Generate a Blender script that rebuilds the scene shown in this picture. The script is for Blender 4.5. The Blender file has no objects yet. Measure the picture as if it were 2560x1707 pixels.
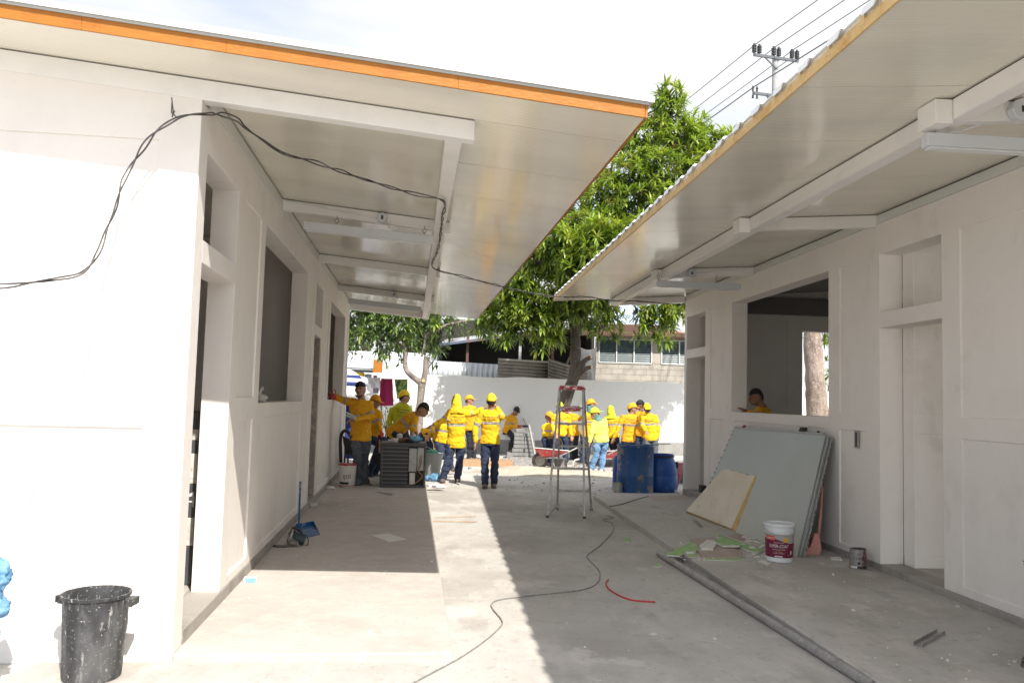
import bpy, math, random
import numpy as np
from mathutils import Vector, Matrix, noise
from mathutils.bvhtree import BVHTree
random.seed(7)
sc = bpy.context.scene
COL = sc.collection
R = math.radians

# ------------------------------------------------------------------ camera
FN, PITCH, ROLL, EYE = 2053.8, 0.06978731, 0.02771167, 1.65
YL, YR = 0.11875542, 0.08074714            # the two buildings' turn about z
cp, sp = math.cos(PITCH), math.sin(PITCH)
FWD = Vector((0, cp, sp)); RI0 = Vector((1, 0, 0)); UP0 = Vector((0, -sp, cp))
RI = math.cos(ROLL)*RI0 + math.sin(ROLL)*UP0
UPV = -math.sin(ROLL)*RI0 + math.cos(ROLL)*UP0
cam_d = bpy.data.cameras.new('camera'); cam = bpy.data.objects.new('camera', cam_d); COL.objects.link(cam)
M = Matrix((RI, UPV, -FWD)).transposed().to_4x4(); M.translation = Vector((0, 0, EYE))
cam.matrix_world = M
cam_d.sensor_width = 36; cam_d.lens = FN/2560*36; cam_d.clip_start = .05; cam_d.clip_end = 2000
sc.camera = cam
cam_d.dof.use_dof = False

# ------------------------------------------------------------------ light
bL = Vector((math.cos(YL), math.sin(YL), 0)); aL = Vector((-math.sin(YL), math.cos(YL), 0))
sun_dir = (-.32*bL + .855*aL - Vector((0, 0, 1))).normalized()      # travel direction
sd = bpy.data.lights.new('sun', 'SUN'); sun = bpy.data.objects.new('sun', sd); COL.objects.link(sun)
sun.rotation_euler = sun_dir.to_track_quat('-Z', 'Y').to_euler(); sun.location = (0, 0, 30)
sd.energy = 2.7; sd.angle = R(.53); sd.color = (1, .94, .85)
w = bpy.data.worlds.new('World'); sc.world = w; w.use_nodes = True
nt = w.node_tree; nt.nodes.clear()
N = nt.nodes.new; Lk = nt.links.new
wo = N('ShaderNodeOutputWorld'); bg = N('ShaderNodeBackground'); sky = N('ShaderNodeTexSky')
sky.sky_type = 'NISHITA'; sky.sun_disc = False
sky.sun_elevation = math.asin(-sun_dir.z)
sky.sun_rotation = math.atan2(-sun_dir.x, -sun_dir.y)
sky.air_density = 1.0; sky.dust_density = 1.2; sky.ozone_density = 1.0; sky.altitude = 600
tc = N('ShaderNodeTexCoord'); mp = N('ShaderNodeMapping'); mp.inputs['Scale'].default_value = (1.0, 1.0, 3.2)
mp.inputs['Rotation'].default_value = (0, R(12), R(25)); mp.inputs['Location'].default_value = (9.1, 8.2, 0.2)
ns = N('ShaderNodeTexNoise'); ns.inputs['Scale'].default_value = 1.5; ns.inputs['Detail'].default_value = 6; ns.inputs['Roughness'].default_value = .52
ns.inputs['Distortion'].default_value = .35
cr = N('ShaderNodeValToRGB'); cr.color_ramp.elements[0].position = .40; cr.color_ramp.elements[1].position = .60
cr.color_ramp.elements[0].color = (.30,.30,.30,1)
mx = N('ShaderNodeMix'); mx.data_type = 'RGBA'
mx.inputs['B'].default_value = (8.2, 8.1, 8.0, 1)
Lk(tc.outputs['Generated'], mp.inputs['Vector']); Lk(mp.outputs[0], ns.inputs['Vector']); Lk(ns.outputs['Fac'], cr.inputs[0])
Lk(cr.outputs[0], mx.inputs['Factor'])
# thin cloud brightened round the sun (behind the camera) as added fill, fainter away
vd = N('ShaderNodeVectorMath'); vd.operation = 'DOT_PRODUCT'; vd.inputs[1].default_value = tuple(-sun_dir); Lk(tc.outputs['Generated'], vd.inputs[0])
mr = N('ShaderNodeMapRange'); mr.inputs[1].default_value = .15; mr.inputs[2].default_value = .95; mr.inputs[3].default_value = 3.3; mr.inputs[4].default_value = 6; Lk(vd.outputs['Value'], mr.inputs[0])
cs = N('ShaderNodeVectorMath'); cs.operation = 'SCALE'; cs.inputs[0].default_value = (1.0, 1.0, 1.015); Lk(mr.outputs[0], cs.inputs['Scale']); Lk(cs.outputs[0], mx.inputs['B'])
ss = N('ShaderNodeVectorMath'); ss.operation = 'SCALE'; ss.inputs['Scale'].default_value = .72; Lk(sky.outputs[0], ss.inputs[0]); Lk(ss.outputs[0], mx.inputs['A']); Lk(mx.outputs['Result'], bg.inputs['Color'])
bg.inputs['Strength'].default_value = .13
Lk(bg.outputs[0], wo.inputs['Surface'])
sc.view_settings.view_transform = 'Standard'; sc.view_settings.look = 'None'; sc.view_settings.gamma = 1
sc.view_settings.use_curve_mapping = False
sc.view_settings.exposure = 1.36
sc.cycles.max_bounces = 10; sc.cycles.diffuse_bounces = 6; sc.cycles.glossy_bounces = 4; sc.cycles.transparent_max_bounces = 8
sc.cycles.sample_clamp_indirect = 6; sc.cycles.caustics_reflective = False; sc.cycles.caustics_refractive = False
sc.cycles.use_denoising = True

# ------------------------------------------------------------------ geometry helpers
K = 2560/2352
CAM = Vector((0, 0, EYE))
def ray(x, y): return FWD*FN + RI*(x*K-1280) - UPV*(y*K-853.5)
def at(x, y, Y): d = ray(x, y); return CAM + d*(Y/d.y)
def gz(x, y, z=0.): d = ray(x, y); return CAM + d*((z-EYE)/d.z)
def onpl(x, y, P, n): d = ray(x, y); return CAM + d*((P-CAM).dot(n)/d.dot(n))
OL = Vector((-2.014, 5.118, 0)); OR = Vector((3.136, 14.883, 0))
bR = Vector((math.cos(YR), math.sin(YR), 0)); aR = Vector((-math.sin(YR), math.cos(YR), 0))
def WL(x, s, z): return OL + bL*x + aL*s + Vector((0, 0, z))
def WR(x, s, z): return OR + bR*x + aR*s + Vector((0, 0, z))

OFF = {}
class MB:
    def __init__(s): s.v = []; s.f = []; s.m = []
    def add(s, vs, fs, mi=0):
        n = len(s.v); s.v += [Vector(a) for a in vs]; s.f += [tuple(i+n for i in f) for f in fs]; s.m += [mi]*len(fs); return s
    def hexa(s, p, mi=0):   # p: bottom 4 (ccw) then top 4
        return s.add(p, [(3,2,1,0),(4,5,6,7),(0,1,5,4),(1,2,6,5),(2,3,7,6),(3,0,4,7)], mi)
    def box(s, x0, x1, y0, y1, z0, z1, mi=0):
        return s.hexa([(x0,y0,z0),(x1,y0,z0),(x1,y1,z0),(x0,y1,z0),(x0,y0,z1),(x1,y0,z1),(x1,y1,z1),(x0,y1,z1)], mi)
    def obox(s, c, sx, sy, sz, mat=None, mi=0):
        c = Vector(c); q = mat or Matrix.Identity(3)
        p = [c + q @ Vector((a*sx/2, b*sy/2, e*sz/2)) for e in (-1,1) for a, b in ((-1,-1),(1,-1),(1,1),(-1,1))]
        return s.hexa(p, mi)
    def bar(s, a, b, w_, h_, up=Vector((0,0,1)), mi=0):
        a = Vector(a); b = Vector(b); d = (b-a).normalized(); sx = d.cross(Vector(up))
        if sx.length < 1e-4: sx = d.cross(Vector((1,0,0)))
        sx.normalize(); u = sx.cross(d)
        p = []
        for e in (a, b):
            for i, j in ((-1,-1),(1,-1),(1,1),(-1,1)): p.append(e + sx*(i*w_/2) + u*(j*h_/2))
        return s.add(p, [(0,1,2,3),(7,6,5,4),(0,4,5,1),(1,5,6,2),(2,6,7,3),(3,7,4,0)], mi)
    def tube(s, pts, r, n=10, cap=True, mi=0):
        pts = [Vector(p) for p in pts]
        rs = r if isinstance(r, (list, tuple)) else [r]*len(pts)
        t = (pts[1]-pts[0]).normalized(); u = t.cross(Vector((0,0,1)))
        if u.length < .05: u = t.cross(Vector((0,1,0)))
        u.normalize(); vs = []; fs = []
        for i, p in enumerate(pts):
            t = (pts[min(i+1, len(pts)-1)]-pts[max(i-1, 0)]).normalized()
            u = (u - t*u.dot(t)); u.normalize(); v = t.cross(u)
            for k in range(n):
                a = 2*math.pi*k/n; vs.append(p + (u*math.cos(a)+v*math.sin(a))*rs[i])
        for i in range(len(pts)-1):
            for k in range(n):
                k2 = (k+1) % n; fs.append((i*n+k, i*n+k2, (i+1)*n+k2, (i+1)*n+k))
        if cap:
            fs.append(tuple(range(n))[::-1]); fs.append(tuple((len(pts)-1)*n+k for k in range(n)))
        return s.add(vs, fs, mi)
    def rings(s, rg, n=16, mi=0):   # (center,u,v) elliptical rings with caps
        vs = []; fs = []
        for c, u, v in rg:
            for k in range(n):
                a = 2*math.pi*k/n; vs.append(Vector(c) + u*math.cos(a) + v*math.sin(a))
        for i in range(len(rg)-1):
            for k in range(n):
                k2 = (k+1) % n; fs.append((i*n+k, i*n+k2, (i+1)*n+k2, (i+1)*n+k))
        fs.append(tuple(range(n))[::-1]); fs.append(tuple((len(rg)-1)*n+k for k in range(n)))
        return s.add(vs, fs, mi)
    def lathe(s, prof, c=(0,0,0), n=32, mi=0, cap0=True, cap1=False):
        c = Vector(c); vs = []; fs = []
        for r, z in prof:
            for k in range(n):
                a = 2*math.pi*k/n; vs.append(c + Vector((r*math.cos(a), r*math.sin(a), z)))
        for i in range(len(prof)-1):
            for k in range(n):
                k2 = (k+1) % n; fs.append((i*n+k, i*n+k2, (i+1)*n+k2, (i+1)*n+k))
        if cap0: fs.append(tuple(range(n))[::-1])
        if cap1: fs.append(tuple((len(prof)-1)*n+k for k in range(n)))
        return s.add(vs, fs, mi)
    def sphere(s, c, ax, n=14, m=9, mi=0, fn=None):
        # ax: 3x3 columns are the semi axes
        c = Vector(c); vs = []; fs = []
        for i in range(m+1):
            th = math.pi*i/m
            for k in range(n):
                a = 2*math.pi*k/n; d = Vector((math.sin(th)*math.cos(a), math.sin(th)*math.sin(a), math.cos(th)))
                if fn: d = fn(d)
                vs.append(c + ax @ d)
        for i in range(m):
            for k in range(n):
                k2 = (k+1) % n; fs.append((i*n+k, (i+1)*n+k, (i+1)*n+k2, i*n+k2))
        return s.add(vs, fs, mi)
    def slab(s, q, th, mi=0):     # four corners (3-D) and thickness along the normal
        q = [Vector(a) for a in q]; nrm = (q[1]-q[0]).cross(q[3]-q[0]).normalized()
        return s.hexa(q + [a + nrm*th for a in q], mi)
    def poly(s, pts, th, mi=0):   # flat polygon extruded along its normal
        pts = [Vector(a) for a in pts]; n = len(pts); nrm = (pts[1]-pts[0]).cross(pts[2]-pts[0]).normalized()
        vs = pts + [a + nrm*th for a in pts]
        fs = [tuple(range(n))[::-1], tuple(range(n, 2*n))] + [(i, (i+1) % n, n+(i+1) % n, n+i) for i in range(n)]
        return s.add(vs, fs, mi)
    def build(s, name, mats, parent=None, smooth=False, bevel=0, loc=None, weld=0, auto=None, seg=2):
        me = bpy.data.meshes.new(name)
        off = Vector((0,0,0))
        if loc is not None: off = Vector(loc)
        elif parent is not None and parent.name in OFF: off = OFF[parent.name]
        me.from_pydata([tuple(a-off) for a in s.v], [], s.f)
        if not isinstance(mats, (list, tuple)): mats = [mats]
        for m_ in mats: me.materials.append(m_)
        if len(mats) > 1: me.polygons.foreach_set('material_index', s.m)
        me.update()
        if weld:
            import bmesh
            b = bmesh.new(); b.from_mesh(me); bmesh.ops.remove_doubles(b, verts=b.verts, dist=weld)
            bmesh.ops.recalc_face_normals(b, faces=b.faces); b.to_mesh(me); b.free()
        if smooth: me.polygons.foreach_set('use_smooth', [True]*len(me.polygons))
        o = bpy.data.objects.new(name, me); COL.objects.link(o)
        if loc is not None: o.location = off
        if parent is not None:
            o.parent = parent
            if parent.name in OFF: OFF[o.name] = off
        if smooth and auto:
            try: me.set_sharp_from_angle(angle=R(auto))
            except Exception: pass
        if bevel:
            b = o.modifiers.new('bevel', 'BEVEL'); b.width = bevel; b.segments = seg; b.limit_method = 'ANGLE'; b.angle_limit = R(40)
        return o

def tag(o, label=None, cat=None, group=None, kind=None):
    if label: o['label'] = label
    if cat: o['category'] = cat
    if group: o['group'] = group
    if kind: o['kind'] = kind
    return o
def thing(name, label, cat, loc=(0,0,0), rotz=0, group=None, world=False):
    o = bpy.data.objects.new(name, None); COL.objects.link(o); o.location = loc; o.rotation_euler = (0,0,rotz)
    o.empty_display_size = .2
    if world: OFF[o.name] = Vector(loc)      # parts are written in world coordinates
    return tag(o, label, cat, group)
def structure(o): o['kind'] = 'structure'; return o

def smoothpath(pts, k=6):
    pts = [Vector(p) for p in pts]; out = []
    P = [pts[0]*2-pts[1]] + pts + [pts[-1]*2-pts[-2]]
    for i in range(1, len(P)-2):
        a, b, c, d = P[i-1:i+3]
        for j in range(k):
            t = j/k
            out.append(.5*((2*b)+(c-a)*t+(2*a-5*b+4*c-d)*t*t+(3*b-a-3*c+d)*t**3))
    out.append(pts[-1]); return out

# ------------------------------------------------------------------ materials
MATS = {}
def mk(name, base, rough=.7, metal=0, layers=(), bump=None, spec=.5, coord='Object', scale=(1,1,1), rnd=0, trans=0, coat=0):
    m = bpy.data.materials.new(name); m.use_nodes = True; t = m.node_tree; n = t.nodes; l = t.links
    b = n['Principled BSDF']
    b.inputs['Roughness'].default_value = rough; b.inputs['Metallic'].default_value = metal
    b.inputs['Specular IOR Level'].default_value = spec; b.inputs['Coat Weight'].default_value = coat
    c = n.new('ShaderNodeTexCoord'); mp = n.new('ShaderNodeMapping'); mp.inputs['Scale'].default_value = scale
    l.new(c.outputs[coord], mp.inputs[0])
    rgb = n.new('ShaderNodeRGB'); rgb.outputs[0].default_value = (*base, 1); cur = rgb.outputs[0]
    for ly in layers:
        sc_, col, lo, hi = ly[:4]; det = ly[4] if len(ly) > 4 else 5; st = ly[5] if len(ly) > 5 else None; amt = ly[6] if len(ly) > 6 else 1
        tx = n.new('ShaderNodeTexNoise'); tx.inputs['Scale'].default_value = sc_; tx.inputs['Detail'].default_value = det
        tx.inputs['Roughness'].default_value = .6
        v = mp.outputs[0]
        if st:
            m2 = n.new('ShaderNodeMapping'); m2.inputs['Scale'].default_value = st; l.new(v, m2.inputs[0]); v = m2.outputs[0]
        l.new(v, tx.inputs['Vector'])
        r_ = n.new('ShaderNodeMapRange'); r_.inputs[1].default_value = lo; r_.inputs[2].default_value = hi; r_.inputs[4].default_value = amt
        l.new(tx.outputs['Fac'], r_.inputs[0])
        x = n.new('ShaderNodeMix'); x.data_type = 'RGBA'; x.inputs['B'].default_value = (*col, 1)
        l.new(r_.outputs[0], x.inputs['Factor']); l.new(cur, x.inputs['A']); cur = x.outputs['Result']
    if rnd:
        g = n.new('ShaderNodeNewGeometry'); h = n.new('ShaderNodeHueSaturation')
        r_ = n.new('ShaderNodeMapRange'); r_.inputs[3].default_value = 1-rnd; r_.inputs[4].default_value = 1+rnd
        l.new(g.outputs['Random Per Island'], r_.inputs[0]); l.new(r_.outputs[0], h.inputs['Value']); l.new(cur, h.inputs['Color']); cur = h.outputs[0]
    l.new(cur, b.inputs['Base Color'])
    if bump:
        bs = bump if isinstance(bump[0], (list, tuple)) else [bump]
        prev = None
        for q in bs:
            tx = n.new('ShaderNodeTexNoise'); tx.inputs['Scale'].default_value = q[0]; tx.inputs['Detail'].default_value = 6
            v = mp.outputs[0]
            if len(q) > 3:
                m2 = n.new('ShaderNodeMapping'); m2.inputs['Scale'].default_value = q[3]; l.new(v, m2.inputs[0]); v = m2.outputs[0]
            l.new(v, tx.inputs['Vector'])
            bp = n.new('ShaderNodeBump'); bp.inputs['Strength'].default_value = q[1]; bp.inputs['Distance'].default_value = q[2]
            l.new(tx.outputs['Fac'], bp.inputs['Height'])
            if prev: l.new(prev, bp.inputs['Normal'])
            prev = bp.outputs[0]
        l.new(prev, b.inputs['Normal'])
    if trans:
        o = n['Material Output']; ts = n.new('ShaderNodeBsdfTranslucent'); ms = n.new('ShaderNodeMixShader'); ms.inputs[0].default_value = trans
        h = n.new('ShaderNodeHueSaturation'); h.inputs['Saturation'].default_value = 1.15; h.inputs['Value'].default_value = 1.6; l.new(cur, h.inputs['Color'])
        l.new(h.outputs[0], ts.inputs['Color']); l.new(b.outputs[0], ms.inputs[1]); l.new(ts.outputs[0], ms.inputs[2]); l.new(ms.outputs[0], o.inputs['Surface'])
    MATS[name] = m; return m

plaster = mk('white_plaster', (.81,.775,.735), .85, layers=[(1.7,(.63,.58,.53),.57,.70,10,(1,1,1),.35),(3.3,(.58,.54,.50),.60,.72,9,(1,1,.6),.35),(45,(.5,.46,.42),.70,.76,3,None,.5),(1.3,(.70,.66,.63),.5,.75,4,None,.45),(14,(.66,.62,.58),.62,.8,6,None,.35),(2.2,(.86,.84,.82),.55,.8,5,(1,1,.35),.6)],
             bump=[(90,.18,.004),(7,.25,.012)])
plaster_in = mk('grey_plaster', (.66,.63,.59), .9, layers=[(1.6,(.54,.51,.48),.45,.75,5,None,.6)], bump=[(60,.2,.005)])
raw_mortar = mk('raw_mortar', (.34,.32,.29), .95, layers=[(9,(.50,.42,.36),.5,.62),(30,(.22,.2,.18),.55,.7)], bump=[(25,.7,.03),(90,.5,.008)])
plinth_m = mk('plinth_mortar', (.37,.345,.315), .92, layers=[(3,(.27,.25,.23),.5,.7),(16,(.55,.52,.49),.6,.75,5,None,.7)], bump=[(40,.4,.01),(6,.3,.02)])
conc = mk('concrete', (.48,.462,.435), .88, layers=[(.5,(.36,.335,.305),.42,.62,6,None,.9),(2.3,(.55,.52,.48),.5,.68,9,(1,.45,1),.8),(1.1,(.33,.31,.285),.56,.66,9,(2.2,1,1),.6),(9,(.31,.29,.265),.56,.72,9,None,.65),(26,(.27,.26,.24),.60,.70,6,None,.7),(34,(.60,.58,.55),.66,.70,4,(.12,1,1),.6),(30,(.27,.26,.24),.67,.71,4,(1,.14,1),.6),(70,(.62,.6,.57),.66,.76,4,None,.5),(1.3,(.60,.575,.54),.60,.635,12,(1,.8,1),.55),(.8,(.37,.345,.315),.60,.63,12,(1.5,1,1),.45),(5,(.62,.59,.56),.62,.72,8,(2.4,.6,1),.45)],
         bump=[(3,.22,.03,(1.8,.7,1)),(28,.3,.01),(160,.2,.003)])
conc_p = mk('platform_concrete', (.49,.455,.42), .86, layers=[(1.1,(.42,.375,.34),.42,.65,6,None,.7),(5,(.56,.51,.47),.48,.66,9,(1,1.2,1),.7),(19,(.38,.34,.31),.56,.70,8,None,.5),(7,(.40,.34,.31),.6,.70,9,(1,1,1),.5),(90,(.66,.63,.6),.66,.76,4,None,.5)],
         bump=[(4,.25,.02,(.7,1.6,1)),(34,.3,.008),(160,.2,.003)])
soffit = mk('soffit_sheet', (.80,.765,.655), .13, layers=[(1.2,(.66,.635,.56),.4,.7,3,(.3,1,1))], spec=.8, coat=.35)
soffit.node_tree.nodes['Principled BSDF'].inputs['Coat Roughness'].default_value = .10
def add_ribs(m, s1=.028, s2=1.02):
    t = m.node_tree; n = t.nodes; l = t.links; b = n['Principled BSDF']
    c = n.new('ShaderNodeTexCoord'); sx = n.new('ShaderNodeSeparateXYZ'); l.new(c.outputs['Object'], sx.inputs[0])
    a = n.new('ShaderNodeMath'); a.operation = 'MULTIPLY'; a.inputs[1].default_value = 2*math.pi/s1; l.new(sx.outputs['Y'], a.inputs[0])
    si = n.new('ShaderNodeMath'); si.operation = 'SINE'; l.new(a.outputs[0], si.inputs[0])
    mo = n.new('ShaderNodeMath'); mo.operation = 'PINGPONG'; mo.inputs[1].default_value = s2/2; l.new(sx.outputs['Y'], mo.inputs[0])
    lt = n.new('ShaderNodeMapRange'); lt.inputs[1].default_value = 0; lt.inputs[2].default_value = .009; lt.inputs[3].default_value = -9; lt.inputs[4].default_value = 0
    l.new(mo.outputs[0], lt.inputs[0])
    nz = n.new('ShaderNodeTexNoise'); nz.inputs['Scale'].default_value = 1.4; l.new(c.outputs['Object'], nz.inputs['Vector'])
    nm = n.new('ShaderNodeMath'); nm.operation = 'MULTIPLY'; nm.inputs[1].default_value = 5; l.new(nz.outputs['Fac'], nm.inputs[0])
    ad = n.new('ShaderNodeMath'); l.new(si.outputs[0], ad.inputs[0]); l.new(lt.outputs[0], ad.inputs[1])
    ad2 = n.new('ShaderNodeMath'); l.new(ad.outputs[0], ad2.inputs[0]); l.new(nm.outputs[0], ad2.inputs[1])
    bp = n.new('ShaderNodeBump'); bp.inputs['Strength'].default_value = 1; bp.inputs['Distance'].default_value = .00042
    l.new(ad2.outputs[0], bp.inputs['Height']); l.new(bp.outputs[0], b.inputs['Normal'])
add_ribs(soffit)
beam_m = mk('white_beam_paint', (.82,.81,.79), .42, layers=[(3,(.68,.67,.655),.5,.75,5,None,.6),(22,(.6,.58,.55),.68,.78,5,None,.4)], bump=[(30,.12,.004)])
plate_m = mk('greenish_beam_paint', (.66,.68,.655), .4, layers=[(4,(.55,.57,.55),.5,.75,5,None,.5)], bump=[(20,.1,.004)])
orange_m = mk('orange_paint', (.37,.135,.008), .6, layers=[(6,(.34,.105,.004),.5,.72),(40,(.5,.2,.02),.6,.75,5,None,.6)], bump=[(24,.35,.01,(1,1,3))])
foamstrip = mk('yellow_foam_strip', (.60,.41,.18), .8, layers=[(9,(.48,.27,.07),.5,.7),(30,(.78,.6,.3),.6,.75)], bump=[(30,.5,.01)])
sheet_w = mk('white_sheet', (.82,.83,.84), .35, layers=[(5,(.7,.71,.72),.5,.8,4,None,.5)])
greytrim = mk('grey_trim', (.52,.56,.56), .5)
darkgap = mk('dark_gap_strip', (.05,.05,.05), .8)  # near-black strip filling the gaps over beams and wall plates
inner_dark = mk('dark_concrete_and_shade', (.16,.15,.14), .9, bump=[(20,.4,.02)])
alu = mk('aluminium', (.40,.395,.38), .5, .7, layers=[(14,(.28,.27,.26),.48,.66),(60,(.66,.65,.62),.64,.72)])
galv = mk('galvanised_pipe', (.42,.42,.41), .5, .6, layers=[(7,(.30,.29,.28),.45,.7),(40,(.6,.59,.57),.55,.7)], bump=[(40,.2,.004)])
black_pl = mk('black_plastic', (.025,.025,.028), .55)
black_sp = mk('black_plastic_spattered', (.028,.029,.031), .6, layers=[(5,(.085,.09,.095),.42,.75,8,(1,1,.6),.8),(12,(.20,.20,.20),.55,.78,10,(1,1,.35),.7),(60,(.5,.49,.48),.60,.70,8),(14,(.46,.46,.45),.60,.70,10,(1.6,1.6,.5),.9),(3,(.14,.14,.14),.5,.7,10,(1,1,.5),.9)], bump=[(60,.2,.003)])
cable_m = mk('black_cable', (.05,.045,.046), .5, layers=[(4,(.16,.15,.15),.5,.62)])
cable_g = mk('grey_cable', (.22,.215,.205), .8, layers=[(30,(.4,.39,.37),.5,.7)])
white_pl = mk('white_plastic', (.72,.75,.78), .45, layers=[(6,(.6,.62,.63),.5,.75,5,None,.6)])
white_pl_dirty = mk('dirty_white_plastic', (.70,.67,.62), .55, layers=[(6,(.5,.46,.42),.5,.72),(30,(.4,.3,.26),.62,.75)])
red_pl = mk('red_plastic', (.45,.025,.03), .45, layers=[(12,(.6,.3,.28),.6,.75)])
red_spat = mk('red_plastic_spattered', (.42,.03,.05), .5, layers=[(14,(.75,.70,.68),.5,.56,6)])
red_m = mk('red_paint', (.42,.04,.045), .5, layers=[(8,(.30,.16,.13),.52,.7),(30,(.6,.5,.45),.62,.72)])
red_wire = mk('red_tubing', (.55,.03,.04), .5)
blue_b = mk('blue_drum_plastic', (.010,.085,.28), .5, layers=[(2.2,(.03,.13,.33),.45,.7,6,(1,1,.4)),(5,(.27,.25,.22),.57,.63,9),(3,(.17,.175,.18),.45,.8,6,(1,1,.3),.6),(30,(.3,.29,.27),.66,.70,5)], bump=[(20,.2,.01)])
blue_b2 = mk('blue_barrel_plastic', (.008,.07,.30), .42, layers=[(3,(.02,.11,.35),.5,.7),(9,(.2,.2,.2),.66,.74,8,None,.6)])
mud = mk('drum_mud', (.24,.23,.215), .9, layers=[(7,(.12,.15,.2),.5,.65)], bump=[(30,.4,.01)])
maroon = mk('maroon_label', (.16,.012,.05), .4)
grey_lab = mk('grey_label', (.42,.40,.40), .4)
red_lab = mk('red_label', (.6,.03,.03), .4)
yel_lab = mk('yellow_label', (.8,.48,.03), .4)
white_ink = mk('white_ink', (.78,.76,.74), .5)
black_ink = mk('black_ink', (.03,.03,.035), .6)
can_m = mk('can_metal', (.33,.32,.32), .38, .5, layers=[(9,(.16,.05,.06),.58,.62,8,(1,1,.25)),(20,(.55,.53,.5),.6,.7),(5,(.2,.19,.19),.5,.7)])
foam_m = mk('cream_foam', (.74,.67,.53), .9, layers=[(2.5,(.81,.76,.66),.45,.65,6,None,.8),(7,(.56,.48,.35),.6,.74,7,(1,1,.5),.6),(24,(.35,.3,.22),.7,.76,5,None,.6),(5,(.26,.23,.19),.66,.71,10,(2.5,2.5,.9),.8)], bump=[(12,.3,.02),(80,.3,.004)])
foam_e = mk('yellow_foam_edge', (.60,.44,.20), .95, layers=[(9,(.46,.33,.15),.5,.7)], bump=[(40,.6,.01)])
board_m = mk('grey_board', (.40,.43,.405), .35, layers=[(1.4,(.44,.465,.44),.4,.7),(30,(.36,.38,.36),.6,.75,4,None,.4)])
board_d = mk('dark_edge', (.07,.08,.08), .5)
gyp_g = mk('green_plasterboard', (.29,.47,.19), .85, layers=[(8,(.42,.54,.34),.5,.7),(40,(.6,.62,.55),.62,.72)])
gyp_w = mk('white_plasterboard_core', (.70,.69,.64), .9, layers=[(20,(.58,.56,.5),.5,.7)])
gyp_b = mk('brown_paper_board', (.40,.33,.28), .9, layers=[(5,(.48,.42,.37),.5,.7),(30,(.6,.57,.53),.6,.72)])
pink_m = mk('pink_plastic', (.60,.27,.23), .55, layers=[(9,(.52,.33,.3),.5,.75)])
wood_m = mk('raw_wood', (.46,.30,.18), .85, layers=[(5,(.36,.22,.13),.45,.65,6,(1,8,8)),(20,(.55,.42,.3),.6,.7)])
wood_h = mk('tool_handle_wood', (.52,.33,.16), .7, layers=[(12,(.4,.24,.11),.5,.7)])
rubber = mk('dusty_rubber', (.11,.10,.095), .9, layers=[(10,(.3,.28,.25),.5,.75)])
sand_m = mk('sand', (.46,.40,.32), .95, layers=[(3,(.38,.33,.27),.45,.65),(60,(.56,.5,.42),.5,.7)], bump=[(60,.8,.02),(8,.5,.05)])
gravel_m = mk('gravel', (.25,.24,.23), .95, layers=[(20,(.14,.135,.13),.45,.6),(50,(.4,.39,.37),.55,.7)], bump=[(40,1,.04)], rnd=.3)
cblock = mk('concrete_block', (.27,.27,.265), .92, layers=[(9,(.2,.2,.2),.45,.7),(50,(.38,.38,.37),.55,.75)], bump=[(60,.5,.01)], rnd=.15)
court_w = mk('white_yard_wall', (.78,.78,.77), .85, layers=[(1.6,(.60,.59,.57),.56,.70,9,(1,1,.5),.7),(9,(.6,.59,.56),.64,.74,7,None,.6),(.8,(.72,.72,.72),.45,.75,5,None,.5),(4,(.68,.68,.67),.6,.8,6,(1,1,.3),.4)], bump=[(30,.2,.01)])
court_g = mk('grey_render', (.30,.295,.28), .9, layers=[(3,(.22,.215,.2),.45,.7)], bump=[(30,.3,.01)])
corr_w = mk('white_corrugated', (.76,.78,.80), .5, layers=[(2,(.66,.69,.72),.5,.8)])
corr_g = mk('zinc_corrugated', (.50,.52,.53), .45, .3, layers=[(2,(.38,.40,.41),.45,.75),(9,(.6,.6,.6),.6,.75)])
corr_r = mk('rusty_corrugated', (.27,.24,.19), .6, .3, layers=[(3,(.18,.15,.12),.45,.7),(14,(.38,.34,.28),.55,.75)])
roof_b = mk('blue_white_roof_sheet', (.55,.66,.80), .4, layers=[(2,(.62,.71,.82),.5,.75)])
roof_r = mk('rust_red_roof', (.34,.13,.09), .7, layers=[(5,(.24,.09,.06),.5,.7)])
brown_m = mk('brown_eave', (.12,.065,.045), .7)
interior_shade = mk('interior_shade', (.035,.033,.03), .95)  # shade inside the shed and rooms put into a near-black colour
cbw = mk('block_wall_paint', (.46,.425,.37), .9, layers=[(3,(.34,.31,.27),.42,.66),(12,(.24,.22,.2),.6,.72,8,None,.6)], bump=[(30,.3,.01)])
mortar_line = mk('mortar_joint', (.28,.26,.24), .95)
glass_l = mk('louvre_glass', (.09,.13,.14), .3, layers=[(6,(.16,.2,.2),.45,.7)], spec=.3)
alu_w = mk('window_frame_alu', (.68,.69,.68), .5)
cloth_w = mk('pale_cloth', (.58,.57,.54), .9, layers=[(5,(.46,.45,.43),.5,.7)], bump=[(6,.5,.05,(3,3,.6))])
bark = mk('mango_bark', (.10,.082,.066), .95, layers=[(6,(.06,.05,.042),.45,.65,7,(1,1,.3)),(16,(.19,.17,.14),.58,.72)], bump=[(14,.9,.04,(1,1,.35)),(60,.5,.01)])  # base darkened to put the crown's shade into the big trunk
bark_l = mk('pale_bark', (.36,.29,.24), .95, layers=[(4,(.24,.18,.15),.45,.62,7,(1,1,.4)),(22,(.50,.44,.39),.52,.68)], bump=[(10,1,.05,(1,1,.5)),(50,.6,.015)])
cutwood = mk('cut_wood', (.62,.40,.22), .8)
leaf_a = mk('mango_leaf', (.21,.29,.05), .36, layers=[(.9,(.09,.155,.03),.5,.68,4),(2.6,(.33,.37,.08),.5,.66,4)], rnd=.4, trans=.33, spec=.6)
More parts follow.
